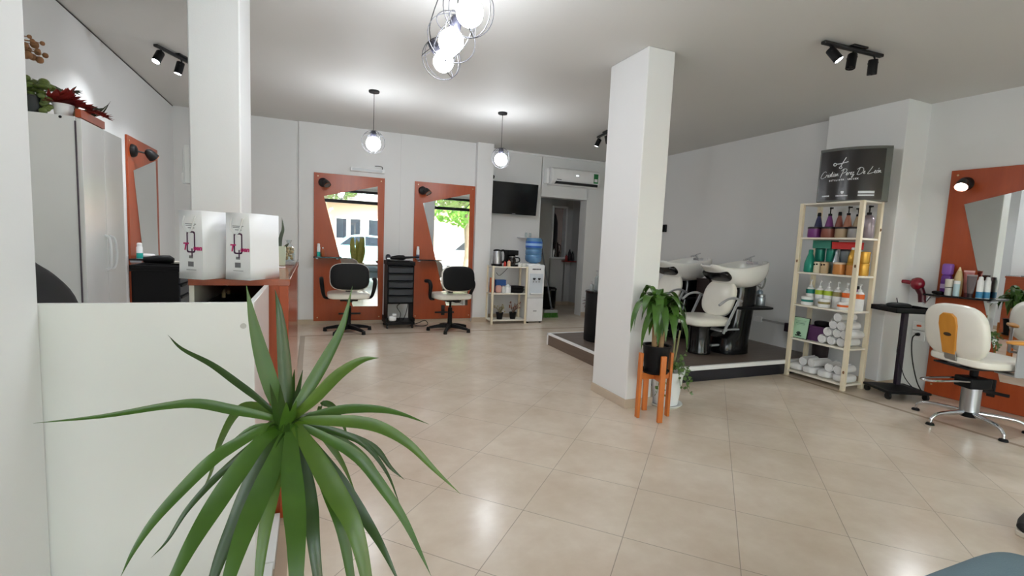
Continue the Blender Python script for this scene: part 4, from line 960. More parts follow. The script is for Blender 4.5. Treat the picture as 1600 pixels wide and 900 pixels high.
for (x, y, lb, mm, seed) in ((2.735, 7.03, 'straggly pale plant in a black pot, left on the bottom pine shelf', leaf_mat('straw leaf', (150, 140, 104), (190, 180, 140), 0.6), 1), (2.965, 7.04, 'reddish succulent in a black pot, right on the bottom pine shelf', leaf_mat('brownish succulent', (130, 78, 60), (176, 130, 108), 0.6), 2)):
    p = thing('potted_plant', lb, 'plant', (x, y, 0.065), 0, 'small pots on the bottom pine shelf')
    pot_plain(G(), 0.042, 0.058, 0.10).build('pot', BLACK, p)
    g = G(); rd = random.Random(seed)
    for i in range(34):
        a = rd.random() * 2 * PI; e = V(0.09 * math.cos(a), 0.05 * math.sin(a), 0.12 + rd.random() * 0.12)
        if seed == 2: e += V(0.03, 0, 0.03)
        g.ribbon(spline([(0, 0, 0.09), e * 0.6 + V(0, 0, 0.07), e], 4), 0.008, (0.3, 1, 0.3))
        if i % 3 == 0: g.sph(e, 0.012, 8, 5)
    g.build('foliage', mm, p)
t = thing('power_cord', 'black cord hanging behind the pine shelf', 'cord', (2.8, 7.22, 0.905))
G().tube(spline([(-0.10, -0.06, -0.11), (-0.03, -0.02, -0.16), (0.06, 0, -0.10), (0.12, 0.0, -0.035)], 6), 0.004, 6).build('cable', DARKCABLE, t)
t = thing('water_dispenser', 'white water cooler with taps, under the blue bottle', 'water cooler', (3.325, 7.13, 0))
G().box((-0.145, -0.15, 0.02), (0.145, 0.16, 0.94)).build('body', WHITEP, t, bevel=0.012)
G().box((-0.115, -0.154, 0.46), (0.115, -0.148, 0.80)).build('recess', mat('pale blue panel', (212, 220, 228), 0.35), t, bevel=0.002)
for x in (-0.045, 0.045):
    G().box((x - 0.012, -0.185, 0.70), (x + 0.012, -0.15, 0.715)).box((x - 0.018, -0.19, 0.715), (x + 0.018, -0.155, 0.73)).build('tap', NAVYBLK, t, bevel=0.003)
for x in (-0.05, 0, 0.05): G().box((x - 0.009, -0.156, 0.66), (x + 0.009, -0.15, 0.672)).build('indicator', NAVYBLK, t)
G().box((-0.10, -0.185, 0.47), (0.10, -0.15, 0.485)).build('drip_tray', WHITEP, t, bevel=0.003)
G().box((-0.14, -0.1535, 0.405), (0.14, -0.149, 0.41)).build('seam', INK, t)
for i in range(6): G().box((-0.072 + 0.025 * i, -0.1525, 0.86), (-0.054 + 0.025 * i, -0.149, 0.88)).build('small_mark', NAVYBLK, t)
G().box((-0.03, -0.154, 0.185), (0.03, -0.149, 0.205)).build('badge', GREYMET, t)
for x in (-0.11, 0.11):
    for y in (-0.12, 0.12): G().cyl((x, y, 0), (x, y, 0.022), 0.018, 0.018, 12).build('foot', BLACK, t)
G().lathe([(0.12, 0.939), (0.12, 0.955), (0.07, 0.962)], n=36).build('collar', WHITEP, t)
t = thing('water_bottle', 'large blue water bottle upside down on the white cooler', 'bottle', (3.325, 7.13, 0.958))
WB = mat('blue bottle plastic', (112, 166, 216), 0.12, trans=0.45, coat=0.3)
G().lathe([(0.05, 0.0), (0.12, 0.03), (0.137, 0.06), (0.137, 0.12), (0.130, 0.135), (0.137, 0.15), (0.137, 0.21), (0.128, 0.225), (0.137, 0.24), (0.137, 0.37), (0.12, 0.41), (0.0, 0.412)], n=40).build('bottle_body', WB, t)
G().lathe([(0.1385, 0.255), (0.1385, 0.355)], n=40).build('label_band', mat('deep blue label', (36, 92, 184), 0.4), t)
G().lathe([(0.1392, 0.285), (0.1392, 0.325)], n=40).build('print_band', mat('pale blue print', (150, 190, 232), 0.4), t)
g = G()
for z in (0.175, 0.185, 0.1): g.ring((0, 0, z), 0.1375, 0.0018, 40, 5)
g.build('ribs', mat('dark blue rib', (40, 86, 150), 0.3), t)
for i, x in enumerate((3.28, 3.35)):
    pump_bottle('glass_bottle', ('left', 'right')[i] + ' clear bottle neck showing behind the blue water bottle', 'bottle', (x, 7.36, 1.38), 0.022, 0.09, GLASSY, pump=False, capm=WHITEP, group='clear bottles behind the water bottle')
o = G().box((-0.12, -0.07, 0), (0.12, 0.07, 0.016)).build('wall_shelf', WHITEP, None, (3.315, 7.479, 1.363), bevel=0.002); tag(o, 'little white wall shelf behind the blue water bottle', 'shelf')

# doorway: bin, broom, hatch things
t = thing('pedal_bin', 'black pedal bin with a chrome lid rim inside the doorway', 'bin', (4.36, 8.55, 0))
G().lathe([(0.13, 0), (0.145, 0.02), (0.155, 0.38)], n=32).build('bin_body', BLACKG, t); G().lathe([(0.158, 0.38), (0.158, 0.405), (0.12, 0.43), (0, 0.44)], n=32).build('lid', BLACK, t); G().box((-0.03, -0.19, 0.015), (0.03, -0.13, 0.03)).build('pedal', STEEL, t)
G().box((-0.05, -0.17, 0.375), (0.05, -0.150, 0.405)).build('chrome_rim', CHROME, t)
t = thing('broom', 'broom with grey handle and green bristles leaning at the doorway', 'broom', (3.86, 7.46, 0))
G().tube([(-0.205, 0.075, 1.26), (0.02, 0, 0.13)], 0.014, 10).build('handle', mat('grey handle', (86, 88, 94), 0.4), t)
G().box((-0.13, -0.025, 0.085), (0.13, 0.025, 0.135)).build('head', mat('grey head', (150, 152, 150), 0.5), t, bevel=0.006)
g = G(); rd = random.Random(8)
for i in range(240):
    x = rd.uniform(-0.125, 0.125); y = rd.uniform(-0.02, 0.02); g.tube([(x, y, 0.09), (x * 1.12, y * 1.8, 0.0)], 0.0018, 3, cap=False)
g.build('bristles', mat('green bristle', (88, 150, 60), 0.6), t)['kind'] = 'stuff'
t = thing('jug', 'dark jug on the sill of the passage hatch', 'jug', (4.72, 9.02, 1.02))
G().lathe([(0.07, 0), (0.075, 0.02), (0.055, 0.18), (0.04, 0.27), (0.05, 0.30)], n=24).build('body', mat('dark brown glaze', (40, 26, 24), 0.3), t); G().tube(spline([(0.045, 0, 0.26), (0.1, 0, 0.24), (0.1, 0, 0.12), (0.065, 0, 0.08)], 4), 0.01, 8).build('handle', mat('dark brown glaze', (40, 26, 24), 0.3), t)
pump_bottle('bottle', 'white bottle beside the dark jug on the hatch sill', 'bottle', (4.665, 9.0, 1.02), 0.022, 0.17, WHITEP, pump=False, capm=WHITEP)
t = thing('hanging_coat', 'black coat hanging behind the passage hatch', 'coat', (4.80, 9.35, 1.0))
G().loft([[V(0.0 + w * math.cos(a), d * math.sin(a), z) for a in [2 * PI * i / 18 for i in range(18)]] for z, w, d in ((0.0, 0.12, 0.06), (0.4, 0.11, 0.06), (0.75, 0.10, 0.055), (0.9, 0.06, 0.04), (0.95, 0.02, 0.02))]).build('coat', mat('black cloth', (18, 17, 20), 0.9), t); G().tube([(0, 0, 0.94), (0, 0.02, 1.34)], 0.006, 6).build('hook', STEEL, t)
t = thing('wall_shelf', 'small shelf with red bottles on the right of the passage', 'shelf', (5.02, 8.9, 0.93)); G().box((-0.16, -0.12, 0), (0.07, 0.12, 0.02)).build('board', mat('red shelf', (150, 46, 42), 0.5), t, bevel=0.002)
for i, (x, h, c_) in enumerate(((4.89, 0.13, (170, 48, 44)), (4.96, 0.24, (50, 40, 46)), (5.03, 0.2, (40, 36, 44)))):
    pump_bottle('bottle', ('red bottle on the passage wall shelf', 'tall dark bottle in the middle of the passage wall shelf', 'dark bottle at the right of the passage wall shelf')[i], 'bottle', (x, 8.86, 0.9505), 0.028, h, mat('bottle %d' % i, c_, 0.3), pump=False, capm=BLACK, group='bottles on the passage shelf')
p = thing('potted_plant', 'wine red plant in a white pot on the floor by the platform', 'plant', (4.55, 7.20, 0)); pot_plain(G(), 0.075, 0.10, 0.17).build('pot', WHITEP, p)
g = G(); rd = random.Random(11)
for i in range(36):
    a = rd.random() * 2 * PI; e = V(0.2 * math.cos(a), 0.2 * math.sin(a), 0.2 + rd.random() * 0.22); g.ribbon(spline([(0, 0, 0.15), e * 0.55 + V(0, 0, 0.13), e], 4), 0.035, V(-math.sin(a), math.cos(a), 0))
g.build('foliage', WINE, p)

# bottles on the station shelves
TEAL = mat('teal band', (36, 178, 168), 0.4)
def spray_can(label, loc, h=0.18, r=0.022, band=None, group=None):
    t = thing('spray_can', label, 'spray can', loc, 0, group)
    G().lathe([(r, 0), (r, h * 0.72), (r * 0.8, h * 0.77)], n=20).build('can', WHITEP, t); G().lathe([(r * 0.84, h * 0.77), (r * 0.82, h * 0.96), (r * 0.5, h)], n=16).build('cap', WHITEP, t)
    if band: G().lathe([(r * 1.02, 0.002), (r * 1.02, h * 0.36)], n=20).build('label_band', band, t)
spray_can('white and teal spray can on the shelf of the left back mirror board', (0.075, 7.20, 0.972), band=TEAL)
pump_bottle('bottle', 'small amber and white bottle beside the teal can on the left back board shelf', 'bottle', (0.13, 7.20, 0.972), 0.022, 0.13, mat('amber plastic', (176, 96, 60), 0.3), pump=False, capm=WHITEP)
spray_can('white and blue spray can on the shelf of the right back mirror board', (1.45, 7.19, 0.972), 0.19, 0.023, mat('slate blue band', (96, 110, 140), 0.4))
spray_can('white and teal spray can on the shelf of the left wall mirror board', (-1.53, 5.62, 0.972), 0.15, 0.026, TEAL)
o = thing('towel_pad', 'white folded towel pad on the left wall board shelf', 'towel', (-1.52, 5.80, 0.972)); G().rbox((0, 0, 0.02), (0.06, 0.07, 0.02), 4).build('pad', TOWEL, o)
h = thing('hair_dryer', 'black hair dryer lying on the left wall drawer trolley', 'hair dryer', (-1.24, 5.10, 0.951))
G().tube([(-0.12, 0, 0.04), (-0.02, 0, 0.045), (0.07, 0, 0.045), (0.10, 0, 0.04)], [0.024, 0.036, 0.038, 0.02], 16).build('barrel', BLACK, h); G().tube([(0.04, 0, 0.035), (0.06, 0.12, 0.022)], [0.02, 0.017], 12).build('handle', BLACK, h)
o = thing('tool_tray', 'pale tray lying on the left wall drawer trolley', 'tray', (-1.17, 5.32, 0.951)); G().box((-0.05, -0.06, 0), (0.05, 0.06, 0.02)).build('tray', mat('pale tray', (206, 200, 188), 0.5), o, bevel=0.004)
h = thing('hair_dryer', 'black hair dryer with trailing cord on the trolley between the back boards', 'hair dryer', (1.12, 6.97, 0.951))
G().tube([(-0.10, 0, 0.035), (0.0, 0, 0.045), (0.08, 0, 0.045), (0.11, 0, 0.04)], [0.022, 0.034, 0.036, 0.02], 16).build('barrel', BLACK, h); G().tube([(0.04, 0, 0.04), (0.12, -0.03, 0.05), (0.30, -0.02, 0.062)], [0.02, 0.018, 0.012], 10).build('handle', BLACK, h)
h = thing('hair_clipper', 'round black tool at the left end of the back trolley', 'hair clipper', (0.985, 6.97, 0.951)); G().rbox((0, 0, 0.045), (0.035, 0.05, 0.045), 2.6).build('body', mat('dark navy plastic', (28, 32, 48), 0.3), h); G().box((-0.02, -0.05, 0.02), (0.02, -0.03, 0.04)).build('blade', STEEL, h)
t = thing('cable_tangle', 'white adapters and dark cords in the tray of the back trolley', 'cables', (1.145, 6.98, 0.0955))
g = G(); g.tube(spline([(0.0, -0.06, 0.0), (0.02, -0.08, 0.1), (-0.03, -0.06, 0.2), (0.04, -0.02, 0.254)], 6), 0.005, 6); g.build('cord', DARKCABLE, t)
g = G(); g.tube(spline([(0.06, -0.06, 0.005), (0.10, -0.08, 0.12), (0.13, -0.04, 0.252)], 6), 0.005, 6); g.build('cord', DARKCABLE, t)
G().rbox((-0.10, -0.12, 0.04), (0.055, 0.035, 0.04), 3).build('adapter', WHITEP, t); G().rbox((-0.075, -0.13, 0.095), (0.03, 0.025, 0.02), 3).build('plug', WHITEP, t)
t = thing('power_cord', 'black cord lying on the floor right of the back trolley', 'cord', (1.40, 7.0, 0)); G().tube(spline([(-0.08, 0.0, 0.006), (0.05, 0.05, 0.03), (0.16, 0.10, 0.06), (0.19, 0.02, 0.02), (0.12, -0.06, 0.006), (-0.02, -0.04, 0.006)], 6), 0.006, 6).build('cable', DARKCABLE, t)
# ------------------------------------------------------------------ product rack by the right pier
RX, RY = 4.70, 2.925
t = thing('product_rack', 'tall pale pine rack of hair products below the curved black sign', 'shelf', (RX, RY, 0))
RW, RD = 0.30, 0.635
for x in (0, RW - 0.034):
    for y in (0, RD - 0.040): G().box((x, y, 0), (x + 0.034, y + 0.040, 1.815)).build('post', PALEWOOD, t, bevel=0.003)
SB = mat('white shelf board', (236, 230, 216), 0.45)
for z in (1.815, 1.466, 1.108, 0.768, 0.408, 0.062):
    G().box((0.005, 0.005, z - 0.018), (RW - 0.005, RD - 0.005, z)).build('shelf_board', SB, t, bevel=0.002)
for x, y, z in ((-0.001, 0.61, 1.22), (-0.001, 0.018, 1.20), (-0.001, 0.018, 0.18), (0.28, 0.0, 1.55)):
    G().sph((x, y, z), (0.004, 0.010, 0.016), 10, 6).build('wood_knot', mat('wood knot', (126, 92, 60), 0.6), t)
F0, B0 = 4.785, 4.905     # front and back rows on a shelf
def tub(label, loc, r, h, m, lid=None, group=None, lidh=0.018, band=None):
    t = thing('hair_mask_tub', label, 'jar', loc, 0, group)
    lid = lid or m
    G().lathe([(r * 0.92, 0), (r, h * 0.12), (r * 0.97, h - lidh)], n=26).build('tub', m, t)
    G().lathe([(r * 1.0, h - lidh - 0.001), (r * 1.02, h - 0.004), (r * 0.94, h), (0, h)], n=26).build('lid', lid, t)
    if band: G().lathe([(r * 0.985, h * 0.22), (r * 0.992, h * 0.66)], n=26).build('label_band', band, t)
    return t
PURP = mat('violet plastic', (122, 58, 128), 0.3); RBRN = mat('russet plastic', (142, 82, 70), 0.32); TAUP = mat('taupe plastic', (170, 148, 120), 0.35); SILV = mat('silver plastic', (160, 158, 158), 0.3, metal=0.3)
NAVY = mat('navy plastic', (58, 60, 100), 0.3); COPP = mat('copper plastic', (176, 122, 100), 0.3, metal=0.2); MAUVE = mat('mauve silver', (150, 138, 146), 0.28, metal=0.3)
DKLID = mat('dark lid', (34, 28, 32), 0.35); GOLD = mat('gold plastic', (206, 158, 66), 0.25, metal=0.55); ORNG = mat('orange gold plastic', (206, 140, 78), 0.32, metal=0.2)
EMER = mat('emerald plastic', (30, 138, 118), 0.28, metal=0.2); EMLID = mat('emerald lid', (22, 104, 92), 0.3); GREYP = mat('grey plastic', (120, 128, 134), 0.3, metal=0.2)
z1, z2, z3, z4, z5 = 1.4665, 1.1085, 0.7685, 0.4085, 0.0625
g1 = 'hair product tubs on the top rack shelf'
tub('violet hair mask tub, leftmost in the front row of the top rack shelf', (F0, 3.437, z1), 0.062, 0.108, PURP, DKLID, g1)
tub('russet hair mask tub on the top rack shelf, right of the violet tub', (F0, 3.292, z1), 0.062, 0.107, RBRN, DKLID, g1)
tub('taupe hair mask tub on the top rack shelf, right of the russet tub', (F0, 3.160, z1), 0.056, 0.105, TAUP, DKLID, g1)
tub('silver hair mask tub on the top rack shelf, half behind the near front post', (F0, 3.040, z1), 0.053, 0.105, SILV, DKLID, g1)
g2 = 'bottles at the back of the top rack shelf'
pump_bottle('shampoo_bottle', 'navy shampoo bottle at the left back of the top rack shelf', 'bottle', (B0, 3.487, z1), 0.042, 0.265, NAVY, pump=False, shape='cone', group=g2)
pump_bottle('shampoo_bottle', 'violet pump bottle behind the russet tub on the top rack shelf', 'bottle', (B0, 3.372, z1), 0.044, 0.315, PURP, shape='cone', group=g2, rz=1.2)
pump_bottle('shampoo_bottle', 'russet bottle with black cap behind the taupe tub on the top rack shelf', 'bottle', (B0, 3.272, z1), 0.040, 0.265, RBRN, pump=False, shape='cone', group=g2)
pump_bottle('shampoo_bottle', 'copper pump bottle at the middle back of the top rack shelf', 'bottle', (B0, 3.187, z1), 0.043, 0.315, COPP, shape='cone', group=g2, rz=1.4)
pump_bottle('shampoo_bottle', 'taupe pump bottle behind the silver tub on the top rack shelf', 'bottle', (B0, 3.095, z1), 0.042, 0.295, TAUP, shape='cone', group=g2)
pump_bottle('shampoo_bottle', 'tall mauve silver pump bottle at the right end of the top rack shelf', 'bottle', (4.895, 2.988, z1), 0.050, 0.312, MAUVE, group=g2, rz=1.2)
# second shelf
pump_bottle('shampoo_bottle', 'emerald pointed bottle leftmost on the second rack shelf', 'bottle', (F0, 3.452, z2), 0.052, 0.235, EMER, pump=False, capm=EMER, shape='cone')
CAT = mat('cream jar', (222, 208, 178), 0.4)
for i, (y, c) in enumerate(((3.352, (226, 216, 190)), (3.277, (196, 172, 136)))):
    tb = tub(('cream jar with dark patches on the second rack shelf, right of the emerald bottle', 'tan jar with dark patches on the second rack shelf, left of the orange tub')[i], (F0 - 0.02, y, z2), 0.035, 0.112, mat('patch jar %d' % i, c, 0.4), mat('patch jar lid %d' % i, c, 0.4), 'patched jars on the second rack shelf', band=mat('patch jar %d' % i, c, 0.4))
    for k, (dy, dz) in enumerate(((0.012, 0.085), (-0.014, 0.088))):
        G().sph((-0.034, dy, dz), (0.004, 0.010, 0.009), 10, 6).build('dark_patch', BLACK, tb)
tub('orange hair mask tub in the front row of the second rack shelf', (F0, 3.142, z2), 0.056, 0.118, ORNG, mat('pale lid', (230, 214, 190), 0.4), 'gold and orange tubs on the second rack shelf')
tub('lower orange gold tub half behind the near front post, second rack shelf', (F0, 3.022, z2), 0.048, 0.116, ORNG, GOLD, 'gold and orange tubs on the second rack shelf')
pump_bottle('shampoo_bottle', 'gold bottle with a white tip on the orange gold tub, second rack shelf', 'bottle', (F0, 3.03, z2 + 0.1165), 0.038, 0.15, GOLD, pump=False, capm=WHITEP, shape='cone')
tub('lower gold tub at the right end of the second rack shelf', (4.80, 2.955 + 0.022, z2), 0.056, 0.116, GOLD, GOLD, 'gold and orange tubs on the second rack shelf') if False else None
tub('lower gold tub at the right end of the second rack shelf', (4.90, 3.0, z2), 0.055, 0.118, GOLD, GOLD, 'gold and orange tubs on the second rack shelf')
tub('upper gold tub at the right end of the second rack shelf', (4.90, 3.0, z2 + 0.1185), 0.055, 0.112, GOLD, GOLD, 'gold and orange tubs on the second rack shelf')
def crate(label, loc, s, m):
    o = thing('product_box', label, 'box', loc); G().box((-s[0] / 2, -s[1] / 2, 0), (s[0] / 2, s[1] / 2, s[2] * 0.94)).build('carton', m, o, bevel=0.003); G().box((-s[0] / 2 - 0.001, -s[1] / 2 - 0.001, s[2] * 0.8), (s[0] / 2 + 0.001, s[1] / 2 + 0.001, s[2])).build('lid', m, o, bevel=0.003); return o
crate('grey green riser box at the left back of the second rack shelf', (B0 + 0.01, 3.38, z2), (0.13, 0.24, 0.118), mat('grey green box', (120, 128, 112), 0.6))
crate('grey riser box at the middle back of the second rack shelf', (B0 + 0.01, 3.16, z2), (0.13, 0.15, 0.118), mat('warm grey box', (140, 132, 122), 0.6))
g3 = 'emerald and grey tubs at the back of the second rack shelf'
tub('left emerald hair mask tub on the riser box, second rack shelf', (B0, 3.437, z2 + 0.1185), 0.047, 0.132, EMER, EMLID, g3)
tub('right emerald hair mask tub on the riser box, second rack shelf', (B0, 3.316, z2 + 0.1185), 0.047, 0.132, EMER, EMLID, g3)
tub('grey hair mask tub on the riser box under the red box, second rack shelf', (B0, 3.175, z2 + 0.1185), 0.047, 0.13, GREYP, DKLID, g3)
pump_bottle('shampoo_bottle', 'silver pointed bottle in front of the right emerald tub, second rack shelf', 'bottle', (F0 + 0.062, 3.222, z2), 0.040, 0.235, SILVER, pump=False, capm=SILVER, shape='cone')
crate('flat teal box lying on the emerald tubs, second rack shelf', (B0, 3.39, z2 + 0.2515), (0.12, 0.19, 0.082), mat('teal box', (58, 140, 124), 0.45))
crate('flat red box lying on the grey tub, second rack shelf', (B0, 3.165, z2 + 0.2495), (0.12, 0.235, 0.07), mat('red box', (206, 40, 36), 0.4))
# third shelf: white pump bottles with coloured bands
g4 = 'white pump bottles on the third rack shelf'
LIME = mat('lime band', (174, 198, 60), 0.4); OLV = mat('olive band', (152, 140, 92), 0.4); ORB = mat('orange band', (236, 112, 46), 0.4); TEALB = mat('deep teal band', (22, 132, 120), 0.4)
for y, m, lb, x in ((3.468, TEALB, 'white pump bottle with a teal band, leftmost on the third rack shelf', 4.86), (3.366, LIME, 'left white pump bottle with a lime band on the third rack shelf', 4.86), (3.276, LIME, 'right white pump bottle with a lime band on the third rack shelf', 4.86), (3.182, OLV, 'white pump bottle with an olive band on the third rack shelf', 4.86), (3.092, ORB, 'white pump bottle with an orange band, left of the near front post', 4.86), (2.982, ORB, 'white pump bottle with an orange band at the right end of the third rack shelf', 4.875)):
    pump_bottle('lotion_bottle', lb, 'bottle', (x, y, z3), 0.041, 0.262, WHITEP, capm=WHITEP, band=(0.62, 0.86, m), group=g4, rz=0.9)
g5 = 'white cream jars on the third rack shelf'
tub('white cream jar with a teal band in front on the third rack shelf', (F0 - 0.01, 3.432, z3), 0.056, 0.086, WHITEP, WHITEP, g5, band=TEALB)
tub('white cream jar with an olive band in front on the third rack shelf', (F0 - 0.01, 3.252, z3), 0.054, 0.084, WHITEP, WHITEP, g5, band=OLV)
tub('white cream jar with an orange band in front on the third rack shelf', (F0 - 0.01, 3.062, z3), 0.050, 0.075, WHITEP, WHITEP, g5, band=ORB)
o = pump_bottle('lotion_bottle', 'violet bottle half hidden at the right back of the third rack shelf', 'bottle', (4.945, 3.045, z3), 0.028, 0.235, PURP, pump=False)
# fourth shelf
o = thing('notice_card', 'pale green framed notice with a dark hands emblem on the fourth rack shelf', 'sign', (4.735, 3.465, z4), 0)
K = Matrix.Rotation(math.radians(8), 4, 'Y')
G().box((0.0, -0.095, 0.0), (0.012, 0.095, 0.225), M=K).build('frame', BLACK, o, bevel=0.002)
cd = G().box((-0.003, -0.089, 0.006), (-0.0005, 0.089, 0.219), M=K).build('card', mat('pale green card', (176, 214, 184), 0.5), o)
PRN = mat('dark green print', (38, 62, 52), 0.5)
g = G()
for i in range(4): g.box((-0.0042, -0.06 + 0.004 * i, 0.185 - i * 0.014), (-0.0031, 0.06 - 0.008 * i, 0.188 - i * 0.014), M=K)
g.box((-0.0042, -0.05, 0.155), (-0.0031, 0.05, 0.163), M=K); g.build('print_lines', mat('grey green print', (120, 156, 132), 0.5), cd)
g = G()
for i in range(5):
    a = math.radians(-50 + 25 * i); g.tube([K @ V(-0.0035, 0, 0.032), K @ V(-0.0035, 0.032 * math.sin(a), 0.032 + 0.042 * math.cos(a))], 0.0055, 6)
g.box((-0.0045, -0.036, 0.024), (-0.0031, 0.036, 0.036), M=K); g.build('hands_emblem', PRN, cd)
o = thing('storage_basket', 'purple plastic basket beside the green notice on the fourth rack shelf', 'basket', (4.86, 3.305, z4))
g = G()
def rr(a, b, z): return [V(-a, -b, z), V(a, -b, z), V(a, b, z), V(-a, b, z)]
g.loft([rr(0.085, 0.085, 0.0), rr(0.095, 0.092, 0.14), rr(0.102, 0.099, 0.145), rr(0.102, 0.099, 0.155), rr(0.092, 0.089, 0.155), rr(0.082, 0.08, 0.01)]); g.build('basket_body', mat('purple basket', (92, 56, 96), 0.45), o, bevel=0.003)
h = G().rbox((0.0, 0.0, 0.165), (0.05, 0.075, 0.032), 3).build('hair_brush', BLACK, None, (4.87, 3.31, z4 + 0.01)); tag(h, 'dark brush lying in the purple basket', 'brush')
def towel_roll(label, loc, r=0.047, L=0.235, rz=0.0, turns=3.2, mesh=None, group=None):
    t = thing('rolled_towel', label, 'towel', loc, rz, group)
    n = 70; outer = []; inner = []
    for i in range(n + 1):
        u = i / n; a = u * turns * 2 * PI; R = r * (0.14 + 0.86 * u); th = r * 0.86 / turns * 0.80
        outer.append((R * math.cos(a), R * math.sin(a))); Ri = max(r * 0.03, R - th); inner.append((Ri * math.cos(a), Ri * math.sin(a)))
    poly = outer + inner[::-1]
    vs = []; fs = []; m = len(poly)
    for k, x in enumerate((-L / 2, -L / 2 + 0.006, L / 2 - 0.006, L / 2)):
        for (a, b) in poly: vs.append((x, a, b))
    for k in range(3):
        for i in range(m): fs.append((k * m + i, k * m + (i + 1) % m, (k + 1) * m + (i + 1) % m, (k + 1) * m + i))
    for k in (0, 3):
        for i in range(n): fs.append((k * m + i, k * m + i + 1, k * m + m - 2 - i, k * m + m - 1 - i))
    g = G().add(vs, fs); g.cyl((-L / 2 + 0.004, 0, 0), (L / 2 - 0.004, 0, 0), r * 0.5, r * 0.5, 16)
    g.build('roll', TOWEL, t, angle=60); return t
gT = 'rolled white towels in the pyramid'
r = 0.0455
rows = [[3.205, 3.113, 3.021], [3.159, 3.067, 2.985], [3.113, 3.026], [3.069]]
proto = None
names = [['bottom row of the towel pyramid, leftmost roll', 'bottom row of the towel pyramid, middle roll', 'bottom row of the towel pyramid, right roll by the post'], ['second row of the towel pyramid, leftmost roll', 'second row of the towel pyramid, middle roll', 'second row of the towel pyramid, roll seen past the post'], ['third row of the towel pyramid, left roll', 'third row of the towel pyramid, right roll'], ['single rolled towel on top of the towel pyramid']]
for i, row in enumerate(rows):
    for k, y in enumerate(row):
        loc = (4.845 + 0.006 * ((i + k) % 3), y, z4 + r + 0.0005 + i * 0.0795); lb = 'white rolled towel, ' + names[i][k] if i < 3 else 'single white rolled towel on top of the towel pyramid'
        if proto is None: proto = towel_roll(lb, loc, r, group=gT)
        else:
            c = dup(proto, loc, 0, lb, gT)
# bottom shelf
gF = 'folded white towels on the bottom rack shelf'
def folded(label, loc, s, rz=0):
    t = thing('folded_towel', label, 'towel', loc, rz, gF)
    G().rbox((0, 0, s[2]), s, 3.4, 36, 18).build('fold', TOWEL, t)
    G().rbox((-s[0] * 0.12, 0.0, s[2] * 1.25), (s[0] * 0.86, s[1] * 0.97, s[2] * 0.78), 3.4, 36, 18).build('top_fold', TOWEL, t)
for y, lb in ((3.475, 'folded white towel at the left end of the bottom rack shelf'), (3.325, 'folded white towel second from the left on the bottom rack shelf'), (3.165, 'folded white towel second from the right on the bottom rack shelf'), (3.012, 'folded white towel at the right end of the bottom rack shelf')):
    folded(lb, (4.835, y, z5), (0.11, 0.073, 0.038), 0.03 * math.sin(y * 9))
for y, z, lb, rz in ((3.40, z5 + 0.118, 'white rolled towel on the folded ones, leftmost on the bottom rack shelf', 0.12), (3.285, z5 + 0.12, 'white rolled towel lying on the folded ones, middle of the bottom rack shelf', -0.1), (3.145, z5 + 0.118, 'white rolled towel right of the middle one on the bottom rack shelf', 0.3), (3.03, z5 + 0.118, 'white rolled towel on the folded ones, right end of the bottom rack shelf', 0.05)):
    dup(proto, (4.86, y, z), rz, lb, 'rolled white towels on the bottom rack shelf')
o = thing('waste_bin', 'black bin behind the left side of the product rack', 'bin', (5.085, 3.45, 0)); G().lathe([(0.065, 0), (0.07, 0.02), (0.08, 0.40)], n=28).build('bin_body', mat('dark brown bin', (44, 34, 38), 0.45), o); G().lathe([(0.082, 0.40), (0.082, 0.42), (0.05, 0.432), (0, 0.434)], n=28).build('lid', BLACK, o)
o = thing('wall_box', 'dark purple box fixed to the wash wall behind the rack', 'box', (5.32, 3.95, 0.36)); G().box((-0.06, -0.09, 0), (-0.001, 0.09, 0.10)).build('case', mat('dark plum box', (50, 34, 46), 0.45), o, bevel=0.004); G().box((-0.063, -0.08, 0.08), (-0.05, 0.08, 0.104)).build('lid', mat('dark plum box', (50, 34, 46), 0.45), o, bevel=0.003)

# ------------------------------------------------------------------ curved sign on the rack
sg = thing('lightbox_sign', 'curved dark grey shop sign with white handwriting standing on the product rack', 'sign', (4.86, 3.15, 1.8155), 0)
u = V(0.28, -0.50, 0).normalized(); sg.rotation_euler = (0, 0, math.atan2(u.y, u.x))
HW, SH, SAG = 0.285, 0.505, 0.085
def sy_(x): return -0.055 - SAG * (1 - (x / HW) ** 2)
SGREY = mat('sign grey body', (96, 98, 94), 0.4, metal=0.2); SDARK = mat('sign dark face', (44, 41, 40), 0.22); SWHITE = mat('white sign print', (232, 236, 240), 0.4, emit=(232, 236, 240), es=0.0)
n = 28; xs = [-HW + 2 * HW * i / n for i in range(n + 1)]
def arc(d): return [(x, sy_(x) + d) for x in xs]
front = arc(0.0); poly = front + [(HW, 0.03), (HW - 0.02, 0.045), (-HW + 0.02, 0.045), (-HW, 0.03)]
G().prism(poly, 0.0, SH, axis='z').build('body', SGREY, sg, bevel=0.004)
xf = [-HW + 0.012 + (2 * HW - 0.06) * i / n for i in range(n + 1)]
poly = [(x, sy_(x) - 0.0025) for x in xf] + [(x, sy_(x) + 0.004) for x in xf[::-1]]
fc = G().prism(poly, 0.012, SH - 0.022, axis='z').build('face', SDARK, sg)
g = G(); pl = [(x, sy_(x) - 0.006) for x in xs] + [(x, sy_(x) + 0.006) for x in xs[::-1]]
g.prism(pl, SH - 0.016, SH + 0.004, axis='z'); g.build('rim', SGREY, sg, bevel=0.002)
X0, XW = xf[0], xf[-1] - xf[0]; Z0, ZH = 0.012, SH - 0.034
def SP(a, b): x = X0 + XW * a; return V(x, sy_(x) - 0.0035, Z0 + ZH * b)
def stroke(g, pts, r): g.tube([SP(p_.x, p_.z) for p_ in spline([V(a, 0, b) for a, b in pts], 5)], r, 5)
